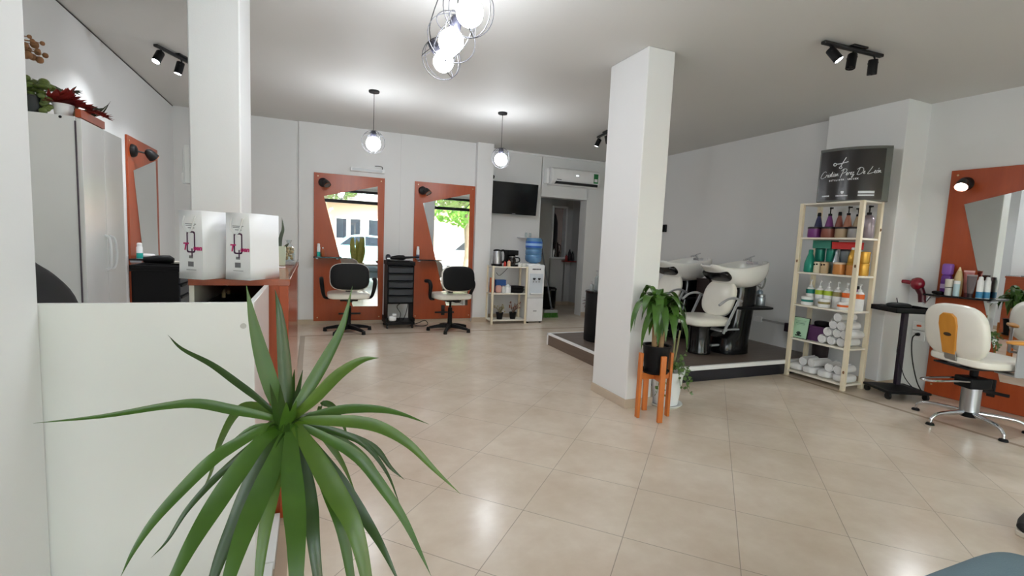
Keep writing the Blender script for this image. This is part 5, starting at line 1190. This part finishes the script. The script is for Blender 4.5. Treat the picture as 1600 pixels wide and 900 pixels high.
# scissors emblem
g = G()
g.tube([SP(0.24 + 0.022 * math.cos(a), 0.725 + 0.027 * math.sin(a)) for a in [2 * PI * i / 16 for i in range(17)]], 0.0034, 6)
g.tube([SP(0.335 + 0.022 * math.cos(a), 0.655 + 0.02 * math.sin(a)) for a in [2 * PI * i / 16 for i in range(17)]], 0.0026, 6)
stroke(g, [(0.262, 0.732), (0.33, 0.735), (0.45, 0.765)], 0.0040); stroke(g, [(0.335, 0.675), (0.35, 0.72), (0.41, 0.855)], 0.0040); g.build('scissors_emblem', SWHITE, fc)
# handwriting: strokes in letter boxes (x 0..w, y 0..1)
GL = {
 'C': (0.75, [[(0.72, 0.85), (0.5, 1.0), (0.2, 0.75), (0.0, 0.2), (0.15, -0.05), (0.5, 0.05), (0.75, 0.2)]]),
 'P': (0.8, [[(0.35, 0.95), (0.2, 0.4), (0.05, -0.25)], [(0.0, 0.75), (0.35, 1.02), (0.75, 0.95), (0.75, 0.6), (0.4, 0.42), (0.2, 0.45)]]),
 'D': (0.95, [[(0.35, 0.95), (0.2, 0.4), (0.1, 0.0)], [(0.0, 0.75), (0.4, 1.02), (0.85, 0.85), (0.85, 0.35), (0.45, 0.0), (0.05, 0.02)]]),
 'L': (0.9, [[(0.55, 1.05), (0.3, 0.5), (0.05, 0.02), (0.3, 0.0), (0.9, 0.22)]]),
 'r': (0.3, [[(0.0, 0.05), (0.12, 0.42), (0.16, 0.36), (0.3, 0.4)]]),
 'i': (0.2, [[(0.0, 0.1), (0.1, 0.42), (0.08, 0.05), (0.2, 0.1)], [(0.15, 0.6), (0.17, 0.64)]]),
 's': (0.28, [[(0.0, 0.08), (0.18, 0.45), (0.24, 0.12), (0.08, 0.03), (0.28, 0.1)]]),
 't': (0.28, [[(0.0, 0.1), (0.2, 0.8), (0.1, 0.1), (0.28, 0.12)], [(0.02, 0.52), (0.3, 0.56)]]),
 'a': (0.36, [[(0.28, 0.4), (0.1, 0.42), (0.02, 0.12), (0.14, 0.05), (0.28, 0.4), (0.26, 0.08), (0.36, 0.1)]]),
 'n': (0.38, [[(0.0, 0.05), (0.08, 0.42), (0.06, 0.08), (0.2, 0.42), (0.26, 0.1), (0.38, 0.1)]]),
 'e': (0.3, [[(0.0, 0.1), (0.2, 0.3), (0.14, 0.44), (0.03, 0.2), (0.12, 0.04), (0.3, 0.12)]]),
 'z': (0.34, [[(0.0, 0.38), (0.22, 0.4), (0.06, 0.08), (0.24, 0.0), (0.1, -0.4), (0.0, -0.25), (0.34, 0.1)]]),
 'o': (0.32, [[(0.2, 0.42), (0.04, 0.3), (0.08, 0.05), (0.24, 0.15), (0.2, 0.42), (0.32, 0.36)], [(0.2, 0.6), (0.28, 0.75)]]),
 ' ': (0.28, [])}
def handwrite(s, a0, a1, b0, hh, slope, r, shear=0.35):
    W = sum(GL[c][0] for c in s); k = (a1 - a0) / W; x = 0; out = G()
    for c in s:
        w, st = GL[c]
        for pts in st:
            stroke(out, [(a0 + (x + px + shear * py * 0.4) * k, b0 + slope * (x / W) + py * hh) for px, py in pts], r)
        x += w
    return out
handwrite('Cristian Perez De Leon', 0.02, 0.955, 0.465, 0.135, 0.06, 0.0023).build('handwriting', SWHITE, fc)
# small capitals below, then three sponsor marks
W_ = 'ESTILISTA  UNISEX'
for i, ch in enumerate(W_):
    if ch == ' ': continue
    a = 0.175 + 0.44 * i / (len(W_) - 1); p = SP(a, 0.40 + 0.02 * i / len(W_))
    th = math.atan2(2 * SAG * p.x / HW ** 2, 1)
    text('lettering', ch, 0.021, SWHITE, fc, Matrix.Translation(p + V(0, 0.001, 0)) @ Matrix.Rotation(th, 4, 'Z') @ FACE_MINUS_Y, bold=0.0008)
def bar(name, a0, a1, b0, b1):
    k = 6; q = [SP(a0 + (a1 - a0) * i / k, 0) for i in range(k + 1)]
    pl = [(v.x, v.y - 0.0006) for v in q] + [(v.x, v.y + 0.002) for v in q[::-1]]
    G().prism(pl, Z0 + ZH * b0, Z0 + ZH * b1, axis='z').build(name, SWHITE, fc)
for i in range(6): bar('small_mark', 0.072 + 0.021 * i, 0.088 + 0.021 * i, 0.075, 0.103)
for i in range(9): bar('small_mark', 0.30 + 0.0215 * i, 0.316 + 0.0215 * i, 0.075, 0.098)
q = G(); q.prism([(-0.012, 0.014), (0.012, 0.014), (0.013, 0.0), (0.006, -0.011), (0, -0.016), (-0.006, -0.011), (-0.013, 0.0)], -0.0008, 0.002); sp_ = SP(0.40, 0.15); q.build('shield_mark', SWHITE, fc).matrix_local = Matrix.Translation(sp_) 
bar('box_mark', 0.645, 0.89, 0.125, 0.175); bar('box_mark', 0.645, 0.89, 0.075, 0.105)

# ------------------------------------------------------------------ things on the right station shelf, wall fittings
zs = 0.9725
def R(x, y):
    a = math.radians(3.6); dx, dy = x - 5.558, y - 2.682
    return (5.533 + dx * math.cos(a) - dy * math.sin(a), 2.682 + dx * math.sin(a) + dy * math.cos(a), zs)
t = thing('shampoo_bottle', 'tall purple bottle at the left of the right mirror board shelf', 'bottle', R(5.47, 2.588)); G().rbox((0, 0, 0.095), (0.030, 0.037, 0.095), 5).build('bottle', mat('bright purple', (104, 48, 140), 0.3), t); G().rbox((0, 0, 0.238), (0.030, 0.037, 0.052), 6).build('cap', mat('light purple cap', (140, 92, 184), 0.3), t); G().box((-0.032, -0.03, 0.06), (-0.0285, 0.03, 0.10)).build('label_band', mat('pale lilac', (190, 168, 210), 0.4), t)
t = thing('lotion_bottle', 'beige pointed bottle on the right mirror board shelf, beside the purple one', 'bottle', R(5.47, 2.502)); G().lathe([(0.03, 0), (0.033, 0.02), (0.034, 0.15), (0.026, 0.19), (0.016, 0.23)], n=22).build('bottle', mat('beige plastic', (214, 188, 138), 0.4), t); G().lathe([(0.014, 0.228), (0.006, 0.262), (0, 0.264)], n=14).build('nozzle', mat('cream nozzle', (236, 220, 184), 0.4), t)
t = thing('cream_tube', 'white tube with a black band at the front of the right mirror board shelf', 'tube', R(5.405, 2.54)); G().lathe([(0.026, 0), (0.026, 0.07)], n=22).build('tube_cap', mat('pale grey plastic', (206, 206, 200), 0.35), t); G().lathe([(0.0265, 0.07), (0.0265, 0.076)], n=22).build('band', BLACK, t); G().lathe([(0.029, 0.076), (0.031, 0.148), (0.029, 0.15)], n=22).build('body', mat('cream grey plastic', (214, 208, 196), 0.35), t)
t = thing('cream_tube', 'pale blue and white tube right of the black banded tube', 'tube', R(5.40, 2.482)); G().lathe([(0.022, 0), (0.023, 0.11)], n=22).build('body', mat('pale blue plastic', (186, 214, 224), 0.35), t); G().lathe([(0.0235, 0.11), (0.0235, 0.138), (0.02, 0.14)], n=22).build('cap', WHITEP, t)
def squeeze(label, loc, w, h, m, capm, rz=0.0, band=None):
    t = thing('squeeze_tube', label, 'tube', loc, rz); n = 20
    G().loft([[V(a * math.cos(q), b * math.sin(q), z) for q in [2 * PI * i / n for i in range(n)]] for z, a, b in ((0.035, w * 0.55, w * 0.55), (0.06, w * 0.6, w * 0.7), (h * 0.6, w * 0.35, w * 0.95), (h * 0.93, 0.004, w * 1.05), (h, 0.003, w * 1.08))]).build('body', m, t)
    G().lathe([(w * 0.5, 0), (w * 0.55, 0.04), (w * 0.5, 0.042)], n=18).build('cap', capm, t)
    G().box((-0.0045, -w * 1.06, h * 0.94), (0.0045, w * 1.06, h + 0.002)).build('crimp', band or m, t)
squeeze('rose metallic tube in the middle of the right mirror board shelf', R(5.46, 2.428), 0.036, 0.235, mat('rose metal', (178, 112, 110), 0.3, metal=0.4), mat('rose cap', (120, 52, 58), 0.3), band=mat('pale rose metal', (232, 190, 184), 0.3, metal=0.4))
squeeze('dark grey tube right of the rose metallic tube', R(5.415, 2.388), 0.035, 0.20, mat('dark grey tube', (104, 94, 96), 0.35), mat('wine black cap', (42, 26, 34), 0.3), band=mat('grey crimp', (156, 150, 150), 0.4))
for i, (x, y, lb) in enumerate(((5.42, 2.328, 'left white and blue tube at the right end of the mirror board shelf'), (5.47, 2.298, 'right white and blue tube at the end of the mirror board shelf'))):
    pump_bottle('bottle', lb, 'bottle', R(x, y), 0.023, 0.19, WHITEP, pump=False, capm=WHITEP, shape='can', band=(0.02, 0.35, mat('mid blue band', (62, 140, 186), 0.4)), group='white and blue bottles on the right board shelf')
t = thing('hair_clip', 'black comb clip lying at the left of the right mirror board shelf', 'clip', R(5.44, 2.63)); G().rbox((0, 0, 0.016), (0.03, 0.045, 0.016), 3).build('body', BLACK, t); G().box((-0.03, -0.02, 0.02), (0.0, 0.02, 0.028)).build('jaw', BLACKG, t)
# red hair dryer in its holder
RED = mat('dark red gloss', (132, 24, 42), 0.2, coat=0.3)
t = thing('hair_dryer', 'dark red hair dryer hanging beside the right mirror board', 'hair dryer', (5.41, 2.79, 0.90))
G().tube([(0.0, -0.02, 0.155), (0.0, 0.0, 0.155), (0.0, 0.03, 0.155), (0, 0.05, 0.15)], [0.02, 0.052, 0.052, 0.03], 22).build('motor_head', RED, t); G().sph((0, -0.0, 0.155), (0.056, 0.058, 0.062), 22, 14).build('housing', RED, t)
G().tube(spline([(-0.01, 0.04, 0.16), (-0.02, 0.11, 0.168), (-0.03, 0.165, 0.165)], 5), [0.02] * 5 + [0.017] * 5 + [0.012], 12).build('handle', RED, t)
G().tube([(0.0, -0.02, 0.11), (0.01, -0.04, 0.06), (0.01, -0.05, -0.02)], [0.036, 0.032, 0.03], 16).build('nozzle', mat('wine nozzle', (78, 18, 32), 0.3), t)
G().tube([(0.02, -0.06, -0.03), (0.118, -0.06, 0.05)], 0.011, 8).build('holder', STEEL, t)
G().ring((-0.03, 0.17, 0.18), 0.012, 0.002, 20, 5, Matrix.Rotation(PI / 2, 3, 'Y')).build('hanging_loop', STEEL, t)
t = thing('power_cord', 'black cord of the red hair dryer trailing to the pedestal tray', 'cord', (5.38, 2.93, 1.05)); G().tube(spline([(0.0, 0.0, 0.012), (-0.02, 0.045, -0.02), (-0.03, 0.03, -0.09), (-0.04, -0.01, -0.14), (-0.12, -0.07, -0.185)], 6), 0.0045, 6).build('cable', DARKCABLE, t)
t = thing('wall_socket', 'white double wall socket with a black plug behind the white chair', 'socket', (5.527, 2.785, 0.555))
G().box((-0.012, -0.055, -0.06), (-0.0005, 0.055, 0.035)).build('plate', WHITEP, t, bevel=0.003); G().box((-0.012, -0.055, 0.04), (-0.0005, 0.055, 0.125)).build('upper_plate', WHITEP, t, bevel=0.003)
G().rbox((-0.018, 0.0, 0.085), (0.008, 0.02, 0.01), 3).build('neon_switch', mat('orange neon', (214, 92, 50), 0.4), t); G().cyl((-0.012, 0.0, 0.0), (-0.045, 0.0, 0.0), 0.017, 0.014, 16).build('plug', BLACK, t)
t = thing('power_cord', 'black cord running from the wall socket down to the floor', 'cord', (5.467, 2.785, 0)); G().tube(spline([(0.012, 0.0, 0.555), (-0.02, 0.01, 0.52), (-0.03, 0.0, 0.40), (-0.03, -0.03, 0.25), (-0.05, -0.09, 0.10), (-0.10, -0.17, 0.012), (-0.14, -0.12, 0.007)], 7), 0.0055, 6).build('cable', DARKCABLE, t)
o = thing('wall_speaker', 'small black square plate high on the wash wall', 'wall plate', (5.32, 6.43, 1.62)); G().box((-0.03, -0.10, -0.06), (-0.001, 0.08, 0.06)).build('case', BLACKM, o, bevel=0.004); G().box((-0.033, -0.085, -0.045), (-0.029, 0.065, 0.045)).build('grille', BLACKG, o)
t = thing('wall_conduit', 'grey cable conduit running along the wash wall to a white box', 'conduit', (5.32, 4.25, 0.44)); G().box((-0.014, -0.55, -0.012), (-0.001, 0.14, 0.012)).build('duct', mat('grey duct', (168, 168, 168), 0.5), t, bevel=0.002); G().box((-0.03, 0.14, -0.035), (-0.001, 0.26, 0.035)).build('junction_box', WHITEP, t, bevel=0.004)

# ------------------------------------------------------------------ plants by the central column
t = thing('plant_stand', 'orange varnished wooden plant stand beside the central column', 'plant stand', (2.41, 2.885, 0), math.radians(14))
for x, y in ((-0.118, 0.046), (-0.062, -0.115), (0.115, -0.052), (0.062, 0.122)):
    a = math.atan2(y, x); M_ = Matrix.Translation((x, y, 0)) @ Matrix.Rotation(a, 4, 'Z')
    G().box((-0.012, -0.02, 0), (0.012, 0.02, 0.50), M=M_).build('leg', HONEY, t, bevel=0.004)
for p0, p1 in (((-0.115, 0.045), (0.11, -0.05)), ((-0.06, -0.11), (0.06, 0.12))):
    d = V(p1[0] - p0[0], p1[1] - p0[1], 0); M_ = Matrix.Translation((p0[0], p0[1], 0.345)) @ Matrix.Rotation(math.atan2(d.y, d.x), 4, 'Z')
    G().box((0.008, -0.011, -0.048), (d.length - 0.008, 0.011, 0.0 if p0[0] < -0.1 else -0.0005), M=M_).build('cross_bar', HONEY, t, bevel=0.003)
def blade(g, base, a, L, up, droop, w, rd):
    d = V(math.cos(a), math.sin(a), 0); base = V(*base)
    pts = spline([base, base + d * L * 0.3 + V(0, 0, up * 0.8), base + d * L * 0.65 + V(0, 0, up), base + d * L * 0.9 + V(0, 0, up - droop * 0.45), base + d * L + V(0, 0, up - droop)], 4)
    g.ribbon(pts, w, V(-d.y, d.x, rd.uniform(-0.25, 0.25)), fold=0.22)
p = thing('potted_dracaena', 'bushy green corn plant in a black pot on the orange wooden stand', 'plant', (2.41, 2.885, 0.3455))
pot_plain(G(), 0.082, 0.102, 0.205).build('pot', BLACK, p); G().lathe([(0.09, 0.0), (0.104, 0.018), (0.104, 0.024), (0.09, 0.012)], n=30).build('saucer', BLACK, p); G().lathe([(0.0, 0.192), (0.089, 0.192), (0.08, 0.197), (0, 0.199)], n=28).build('soil', SOIL, p)
CANE = mat('tan cane', (166, 134, 98), 0.8, var=0.1, scale=20, bump=0.5, bscale=50)
for (x, y, h, lx) in ((-0.035, 0.0, 0.29, -0.045), (0.02, -0.03, 0.22, 0.01), (0.045, 0.02, 0.18, 0.05)):
    G().tube(spline([(x * 0.7, y, 0.18), (x, y, 0.18 + h * 0.5), (lx, y, 0.18 + h)], 4), [0.019 - 0.0006 * k for k in range(9)], 10).build('cane', CANE, p)
g = G(); rd = random.Random(21)
for (cx, cy_, cz, n_, L0) in ((-0.045, 0, 0.455, 16, 0.23), (0.015, -0.03, 0.395, 20, 0.23), (0.055, 0.02, 0.35, 14, 0.22)):
    for i in range(n_):
        a = 2 * PI * i / n_ * 1.0 + rd.uniform(-0.25, 0.25); lvl = rd.random()
        blade(g, (cx, cy_, cz + 0.06 * lvl), a, L0 * (0.62 + 0.4 * rd.random()) * (0.55 if lvl > 0.8 else 1), 0.045 + 0.10 * lvl, 0.05 + 0.15 * (1 - lvl) + 0.05 * rd.random(), 0.032, rd)
g.build('foliage', GREEN2, p)
p = thing('potted_ivy', 'trailing ivy with bare stalks in a tall white pot behind the wooden stand', 'plant', (2.70, 3.08, 0))
G().lathe([(0.085, 0.012), (0.098, 0.02), (0.128, 0.27), (0.138, 0.272), (0.138, 0.30), (0.12, 0.30), (0.115, 0.25), (0, 0.25)], n=36).build('pot', WHITEP, p); G().lathe([(0.11, 0.0), (0.135, 0.022), (0.135, 0.028), (0.11, 0.012), (0, 0.012)], n=36).build('saucer', WHITEP, p)
for (a, b) in (((0.03, 0.0, 0.25), (0.035, -0.02, 0.60)), ((0.06, 0.02, 0.25), (0.10, 0.0, 0.62))): G().tube(spline([a, V(*a).lerp(V(*b), 0.5) + V(0.006, 0, 0), b], 4), 0.0075, 8).build('stalk', mat('grey green stalk', (146, 144, 104), 0.8), p)
g = G(); rd = random.Random(31)
for i in range(14):
    a = rd.uniform(-1.7, 0.9) if i > 2 else rd.uniform(-2.6, -1.9); e = V(0.20 * math.cos(a), 0.17 * math.sin(a), 0.27 + rd.uniform(-0.17, 0.16)); pts = spline([(0.03, 0, 0.25), V(0.1 * math.cos(a), 0.1 * math.sin(a), 0.36), e], 6)
    g.tube(pts, 0.0022, 5)
    for q in pts[3:]:
        for k in range(2):
            c = q + V(rd.uniform(-0.022, 0.022), rd.uniform(-0.022, 0.022), rd.uniform(-0.02, 0.02)); w = V(rd.gauss(0, 1), rd.gauss(0, 1), rd.gauss(0, 1)).normalized(); b = w.orthogonal().normalized(); s_ = rd.uniform(0.013, 0.022)
            g.add([c - w * s_, c - b * s_ * 0.8, c + w * s_ * 0.9, c + b * s_ * 0.8], [(0, 1, 2, 3)])
g.build('foliage', leaf_mat('ivy leaf', (64, 96, 44), (120, 150, 84)), p)

# ------------------------------------------------------------------ foreground
t = thing('upholstered_bench', 'blue grey upholstered bench corner at the lower right', 'bench', (1.505, 0.355, 0))
BLUE = mat('blue grey fabric', (122, 142, 152), 0.85, spec=0.2, bump=0.25, bscale=260)
G().rbox((0, 0, 0.36), (0.495, 0.358, 0.065), 9, 48, 16).build('cushion', BLUE, t)
G().box((-0.46, -0.32, 0.12), (0.46, 0.32, 0.31)).build('frame', BLUE, t, bevel=0.02)
for x in (-0.4, 0.4):
    for y in (-0.27, 0.27): G().cyl((x, y, 0), (x, y, 0.13), 0.018, 0.026, 14).build('leg', BLACKM, t)
def shoe(label, loc, rz):
    s = thing('shoe', label, 'shoe', loc, rz, 'black shoes at the right edge')
    def sec(x, w, z0, z1): return [V(x, w * math.cos(a), (z0 + z1) / 2 + (z1 - z0) / 2 * math.sin(a)) for a in [2 * PI * i / 16 for i in range(16)]]
    G().loft([sec(x, w, 0.02, h) for x, w, h in ((-0.135, 0.012, 0.04), (-0.12, 0.036, 0.065), (-0.06, 0.046, 0.08), (0.0, 0.044, 0.095), (0.07, 0.036, 0.115), (0.12, 0.034, 0.115), (0.135, 0.015, 0.09))]).build('upper', BLACKM, s)
    g = G(); pts = [(-0.142, 0.01), (-0.13, 0.034), (-0.06, 0.05), (0.05, 0.044), (0.13, 0.036), (0.142, 0.01)]
    g.prism(pts + [(x, -y) for x, y in pts[::-1]], 0.0, 0.024, axis='z'); g.build('sole', mat('cream rubber sole', (216, 206, 190), 0.6), s, bevel=0.004)
shoe('black shoe with a pale sole at the right edge, farther from the bench', (3.235, 1.06, 0), math.radians(8))
shoe('black shoe at the lower right corner, next to the blue bench', (3.09, 0.90, 0), math.radians(30))
# the big dracaena in front of the camera: half width of each blade and its midrib
LEAVES = [
  (0.0313,[(-0.047,1.0,0.919),(-0.066,1.005,0.964),(-0.088,1.01,1.04),(-0.104,1.015,1.113),(-0.115,1.02,1.179)]),
  (0.0261,[(-0.043,1.0,0.919),(-0.047,1.01,0.974),(-0.052,1.02,1.048),(-0.059,1.03,1.122),(-0.068,1.04,1.169)]),
  (0.0261,[(-0.043,1.0,0.919),(-0.009,1.012,0.97),(0.026,1.025,1.03),(0.057,1.038,1.093),(0.077,1.05,1.175)]),
  (0.0261,[(-0.037,1.0,0.918),(0.003,0.995,0.955),(0.05,0.99,1.005),(0.091,0.985,1.032),(0.124,0.98,1.037)]),
  (0.0144,[(-0.054,1.0,0.92),(-0.094,1.016,0.957),(-0.134,1.032,0.989),(-0.178,1.048,1.023),(-0.228,1.064,1.052),(-0.254,1.08,1.077)]),
  (0.0196,[(-0.054,1.0,0.916),(-0.087,0.995,0.932),(-0.139,0.99,0.951),(-0.188,0.985,0.968),(-0.235,0.98,0.97),(-0.323,0.975,0.962),(-0.409,0.97,0.961)]),
  (0.0196,[(-0.049,1.0,0.92),(-0.1,1.02,0.944),(-0.135,1.04,0.927),(-0.166,1.06,0.864),(-0.187,1.08,0.792),(-0.202,1.1,0.76)]),
  (0.0235,[(-0.054,1.0,0.911),(-0.086,0.98,0.91),(-0.136,0.96,0.89),(-0.167,0.94,0.873),(-0.206,0.92,0.837),(-0.237,0.9,0.804),(-0.258,0.88,0.772),(-0.27,0.86,0.744)]),
  (0.013,[(-0.054,1.0,0.906),(-0.097,0.983,0.887),(-0.147,0.967,0.846),(-0.174,0.95,0.823),(-0.2,0.933,0.795),(-0.223,0.917,0.758),(-0.242,0.9,0.742)]),
  (0.0352,[(-0.049,1.0,0.905),(-0.085,0.967,0.893),(-0.122,0.933,0.852),(-0.156,0.9,0.806),(-0.178,0.867,0.774),(-0.204,0.833,0.727),(-0.242,0.8,0.671)]),
  (0.0104,[(-0.052,1.0,0.906),(-0.092,0.988,0.872),(-0.133,0.975,0.809),(-0.172,0.962,0.755),(-0.215,0.95,0.675)]),
  (0.0313,[(-0.047,1.0,0.903),(-0.075,0.973,0.876),(-0.099,0.947,0.83),(-0.121,0.92,0.776),(-0.142,0.893,0.727),(-0.157,0.867,0.68),(-0.175,0.84,0.617)]),
  (0.0378,[(-0.043,1.0,0.902),(-0.063,0.956,0.857),(-0.091,0.912,0.799),(-0.11,0.868,0.759),(-0.128,0.824,0.699),(-0.143,0.78,0.606)]),
  (0.0261,[(-0.041,1.0,0.902),(-0.053,0.964,0.859),(-0.066,0.928,0.81),(-0.077,0.892,0.749),(-0.084,0.856,0.675),(-0.087,0.82,0.596)]),
  (0.0405,[(-0.037,1.0,0.907),(-0.036,0.952,0.855),(-0.029,0.904,0.792),(-0.024,0.856,0.748),(-0.023,0.808,0.667),(-0.024,0.76,0.541)]),
  (0.0287,[(-0.032,1.0,0.904),(-0.014,0.964,0.834),(-0.002,0.928,0.774),(0.004,0.892,0.72),(0.015,0.856,0.632),(0.021,0.82,0.539)]),
  (0.0287,[(-0.028,1.0,0.906),(0.009,0.968,0.842),(0.032,0.936,0.79),(0.054,0.904,0.727),(0.072,0.872,0.624),(0.088,0.84,0.55)]),
  (0.0405,[(-0.032,1.0,0.909),(0.003,0.96,0.859),(0.042,0.92,0.796),(0.075,0.88,0.737),(0.097,0.84,0.635),(0.109,0.8,0.528)]),
  (0.0235,[(-0.023,1.0,0.9),(0.044,0.962,0.813),(0.096,0.925,0.732),(0.128,0.888,0.683),(0.16,0.85,0.617)]),
  (0.0235,[(-0.032,1.0,0.911),(0.027,0.983,0.879),(0.086,0.967,0.838),(0.135,0.95,0.772),(0.172,0.933,0.713),(0.203,0.917,0.648),(0.225,0.9,0.599)]),
  (0.0261,[(-0.037,1.0,0.915),(0.015,0.987,0.915),(0.086,0.973,0.909),(0.134,0.96,0.895),(0.184,0.947,0.861),(0.235,0.933,0.806),(0.287,0.92,0.753)]),
  (0.0209,[(-0.037,1.0,0.917),(0.003,1.006,0.919),(0.064,1.012,0.924),(0.128,1.018,0.916),(0.183,1.024,0.897),(0.242,1.03,0.867)]),
  (0.013,[(-0.037,1.0,0.912),(0.039,1.0,0.888),(0.101,1.0,0.849),(0.148,1.0,0.78),(0.18,1.0,0.694)]),
  (0.0117,[(-0.045,1.0,0.908),(-0.097,0.983,0.915),(-0.131,0.967,0.898),(-0.159,0.95,0.883)]),
  (0.0117,[(-0.048,1.0,0.91),(-0.077,1.0,0.878),(-0.093,1.0,0.816),(-0.103,1.0,0.74),(-0.105,1.0,0.701)]),
  (0.017,[(0.016,1.1,0.852),(0.07,1.1,0.834),(0.133,1.1,0.796),(0.17,1.1,0.744),(0.204,1.1,0.708)]),
  (0.0144,[(0.01,1.1,0.87),(0.02,1.105,0.907),(0.043,1.11,0.898),(0.066,1.115,0.851),(0.08,1.12,0.797)]),
  (0.0157,[(0.003,1.1,0.859),(0.032,1.1,0.823),(0.064,1.1,0.767),(0.094,1.1,0.691)]),
  (0.013,[(0.003,1.1,0.865),(0.07,1.1,0.819),(0.119,1.1,0.767),(0.156,1.1,0.7),(0.183,1.1,0.637)]),
]
p = thing('dracaena', 'large green dracaena with long arching leaves close to the camera', 'plant', (-0.048, 1.0, 0))
o_ = V(-0.048, 1.0, 0)
g = G()
for i, (w, pts) in enumerate(LEAVES):
    pts = spline([V(*q) - o_ for q in pts], 5)
    mid = pts[len(pts) // 2]; t_ = (pts[-1] - pts[0]).normalized()
    look = (mid + o_ - V(0, 0, 1.28)).normalized() + V(0, 0, -0.35 + 0.1 * (i % 3))
    g.ribbon(pts, w * 0.47, t_.cross(look), mi=(0, 1, 0, 2, 1, 0, 2)[i % 7], fold=0.34 * (1 if i % 2 else 0.8), prof=lambda u: (0.5 + 0.5 * min(1, u / 0.3)) * (1 if u < 0.42 else max(0.02, 1 - ((u - 0.42) / 0.58) ** 1.35)))
for i in range(16):
    a = i * 2.4; e = V(0.05 * math.cos(a), 0.05 * math.sin(a), 0.90 + 0.035 * (i % 4)); g.ribbon(spline([(0, 0, 0.88), V(0.02 * math.cos(a), 0.02 * math.sin(a), 0.915), e], 4), 0.011, V(-math.sin(a), math.cos(a), 0), mi=i % 2)
g.build('foliage', [GREEN, GREEN_D, GREEN_L], p)
G().tube(spline([(0.03, 0.03, 0.30), (0.024, 0.03, 0.5), (0.012, 0.02, 0.7), (0.0, 0.004, 0.90)], 6), [0.014] * 12 + [0.012] * 7, 12).build('stem', mat('grey brown stem', (120, 108, 88), 0.85, var=0.12, scale=30, bump=0.6, bscale=60), p)
G().lathe([(0.12, 0.0), (0.13, 0.01), (0.165, 0.32), (0.176, 0.325), (0.176, 0.35), (0.158, 0.35), (0.15, 0.30), (0, 0.30)], (0.01, 0.03, 0), 40).build('pot', mat('terracotta pot', (168, 106, 78), 0.8), p)
G().lathe([(0.0, 0.30), (0.149, 0.30), (0.12, 0.312), (0, 0.315)], (0.01, 0.03, 0), 32).build('soil', SOIL, p)
# snake plant seen in the left mirror
p = thing('snake_plant', 'tall yellow edged snake plant near the street window, seen in the left mirror', 'plant', (1.28, -1.1, 0))
G().loft([[V(x * k, y * k, z) for x, y in ((-1, -1), (1, -1), (1, 1), (-1, 1))] for k, z in ((0.15, 0), (0.19, 0.45), (0.165, 0.45), (0.16, 0.40))]).build('pot', mat('sand planter', (196, 184, 160), 0.6), p, bevel=0.006)
g = G(); rd = random.Random(77)
for i in range(24):
    a = rd.random() * 2 * PI; b = V(0.10 * math.cos(a), 0.10 * math.sin(a), 0.40); e = b * 1.0 + V(0.10 * math.cos(a), 0.10 * math.sin(a), 0.55 + rd.random() * 0.34)
    g.ribbon(spline([b, b.lerp(e, 0.5) + V(rd.uniform(-0.02, 0.02), 0, 0), e], 5), 0.05, V(1, 0.5 * math.sin(a * 3), 0), prof=lambda u: (0.7 + 0.3 * min(1, u / 0.4)) * (1 if u < 0.7 else max(0.04, 1 - ((u - 0.7) / 0.3) ** 1.6)))
g.build('foliage', SNAKE, p)
# beige slatted awning over the street window
t = thing('awning', 'beige slatted awning outside the street window, seen in the mirrors', 'awning', (2.0, -1.95, 2.78))
g = G()
for i in range(9): g.box((-3.3, -0.02 - 0.14 * (i + 1), -0.03 - 0.035 * i), (3.3, -0.02 - 0.14 * i - 0.012, -0.012 - 0.035 * i))
g.build('slats', mat('beige slat', (190, 172, 146), 0.7), t)
G().box((-3.34, -1.32, -0.36), (3.34, -1.27, -0.28)).build('front_rail', FRAME, t)
for x in (-3.3, -1.1, 1.1, 3.3): G().tube([(x, -0.01, -0.02), (x, -1.28, -0.335)], 0.02, 6).build('arm', FRAME, t)
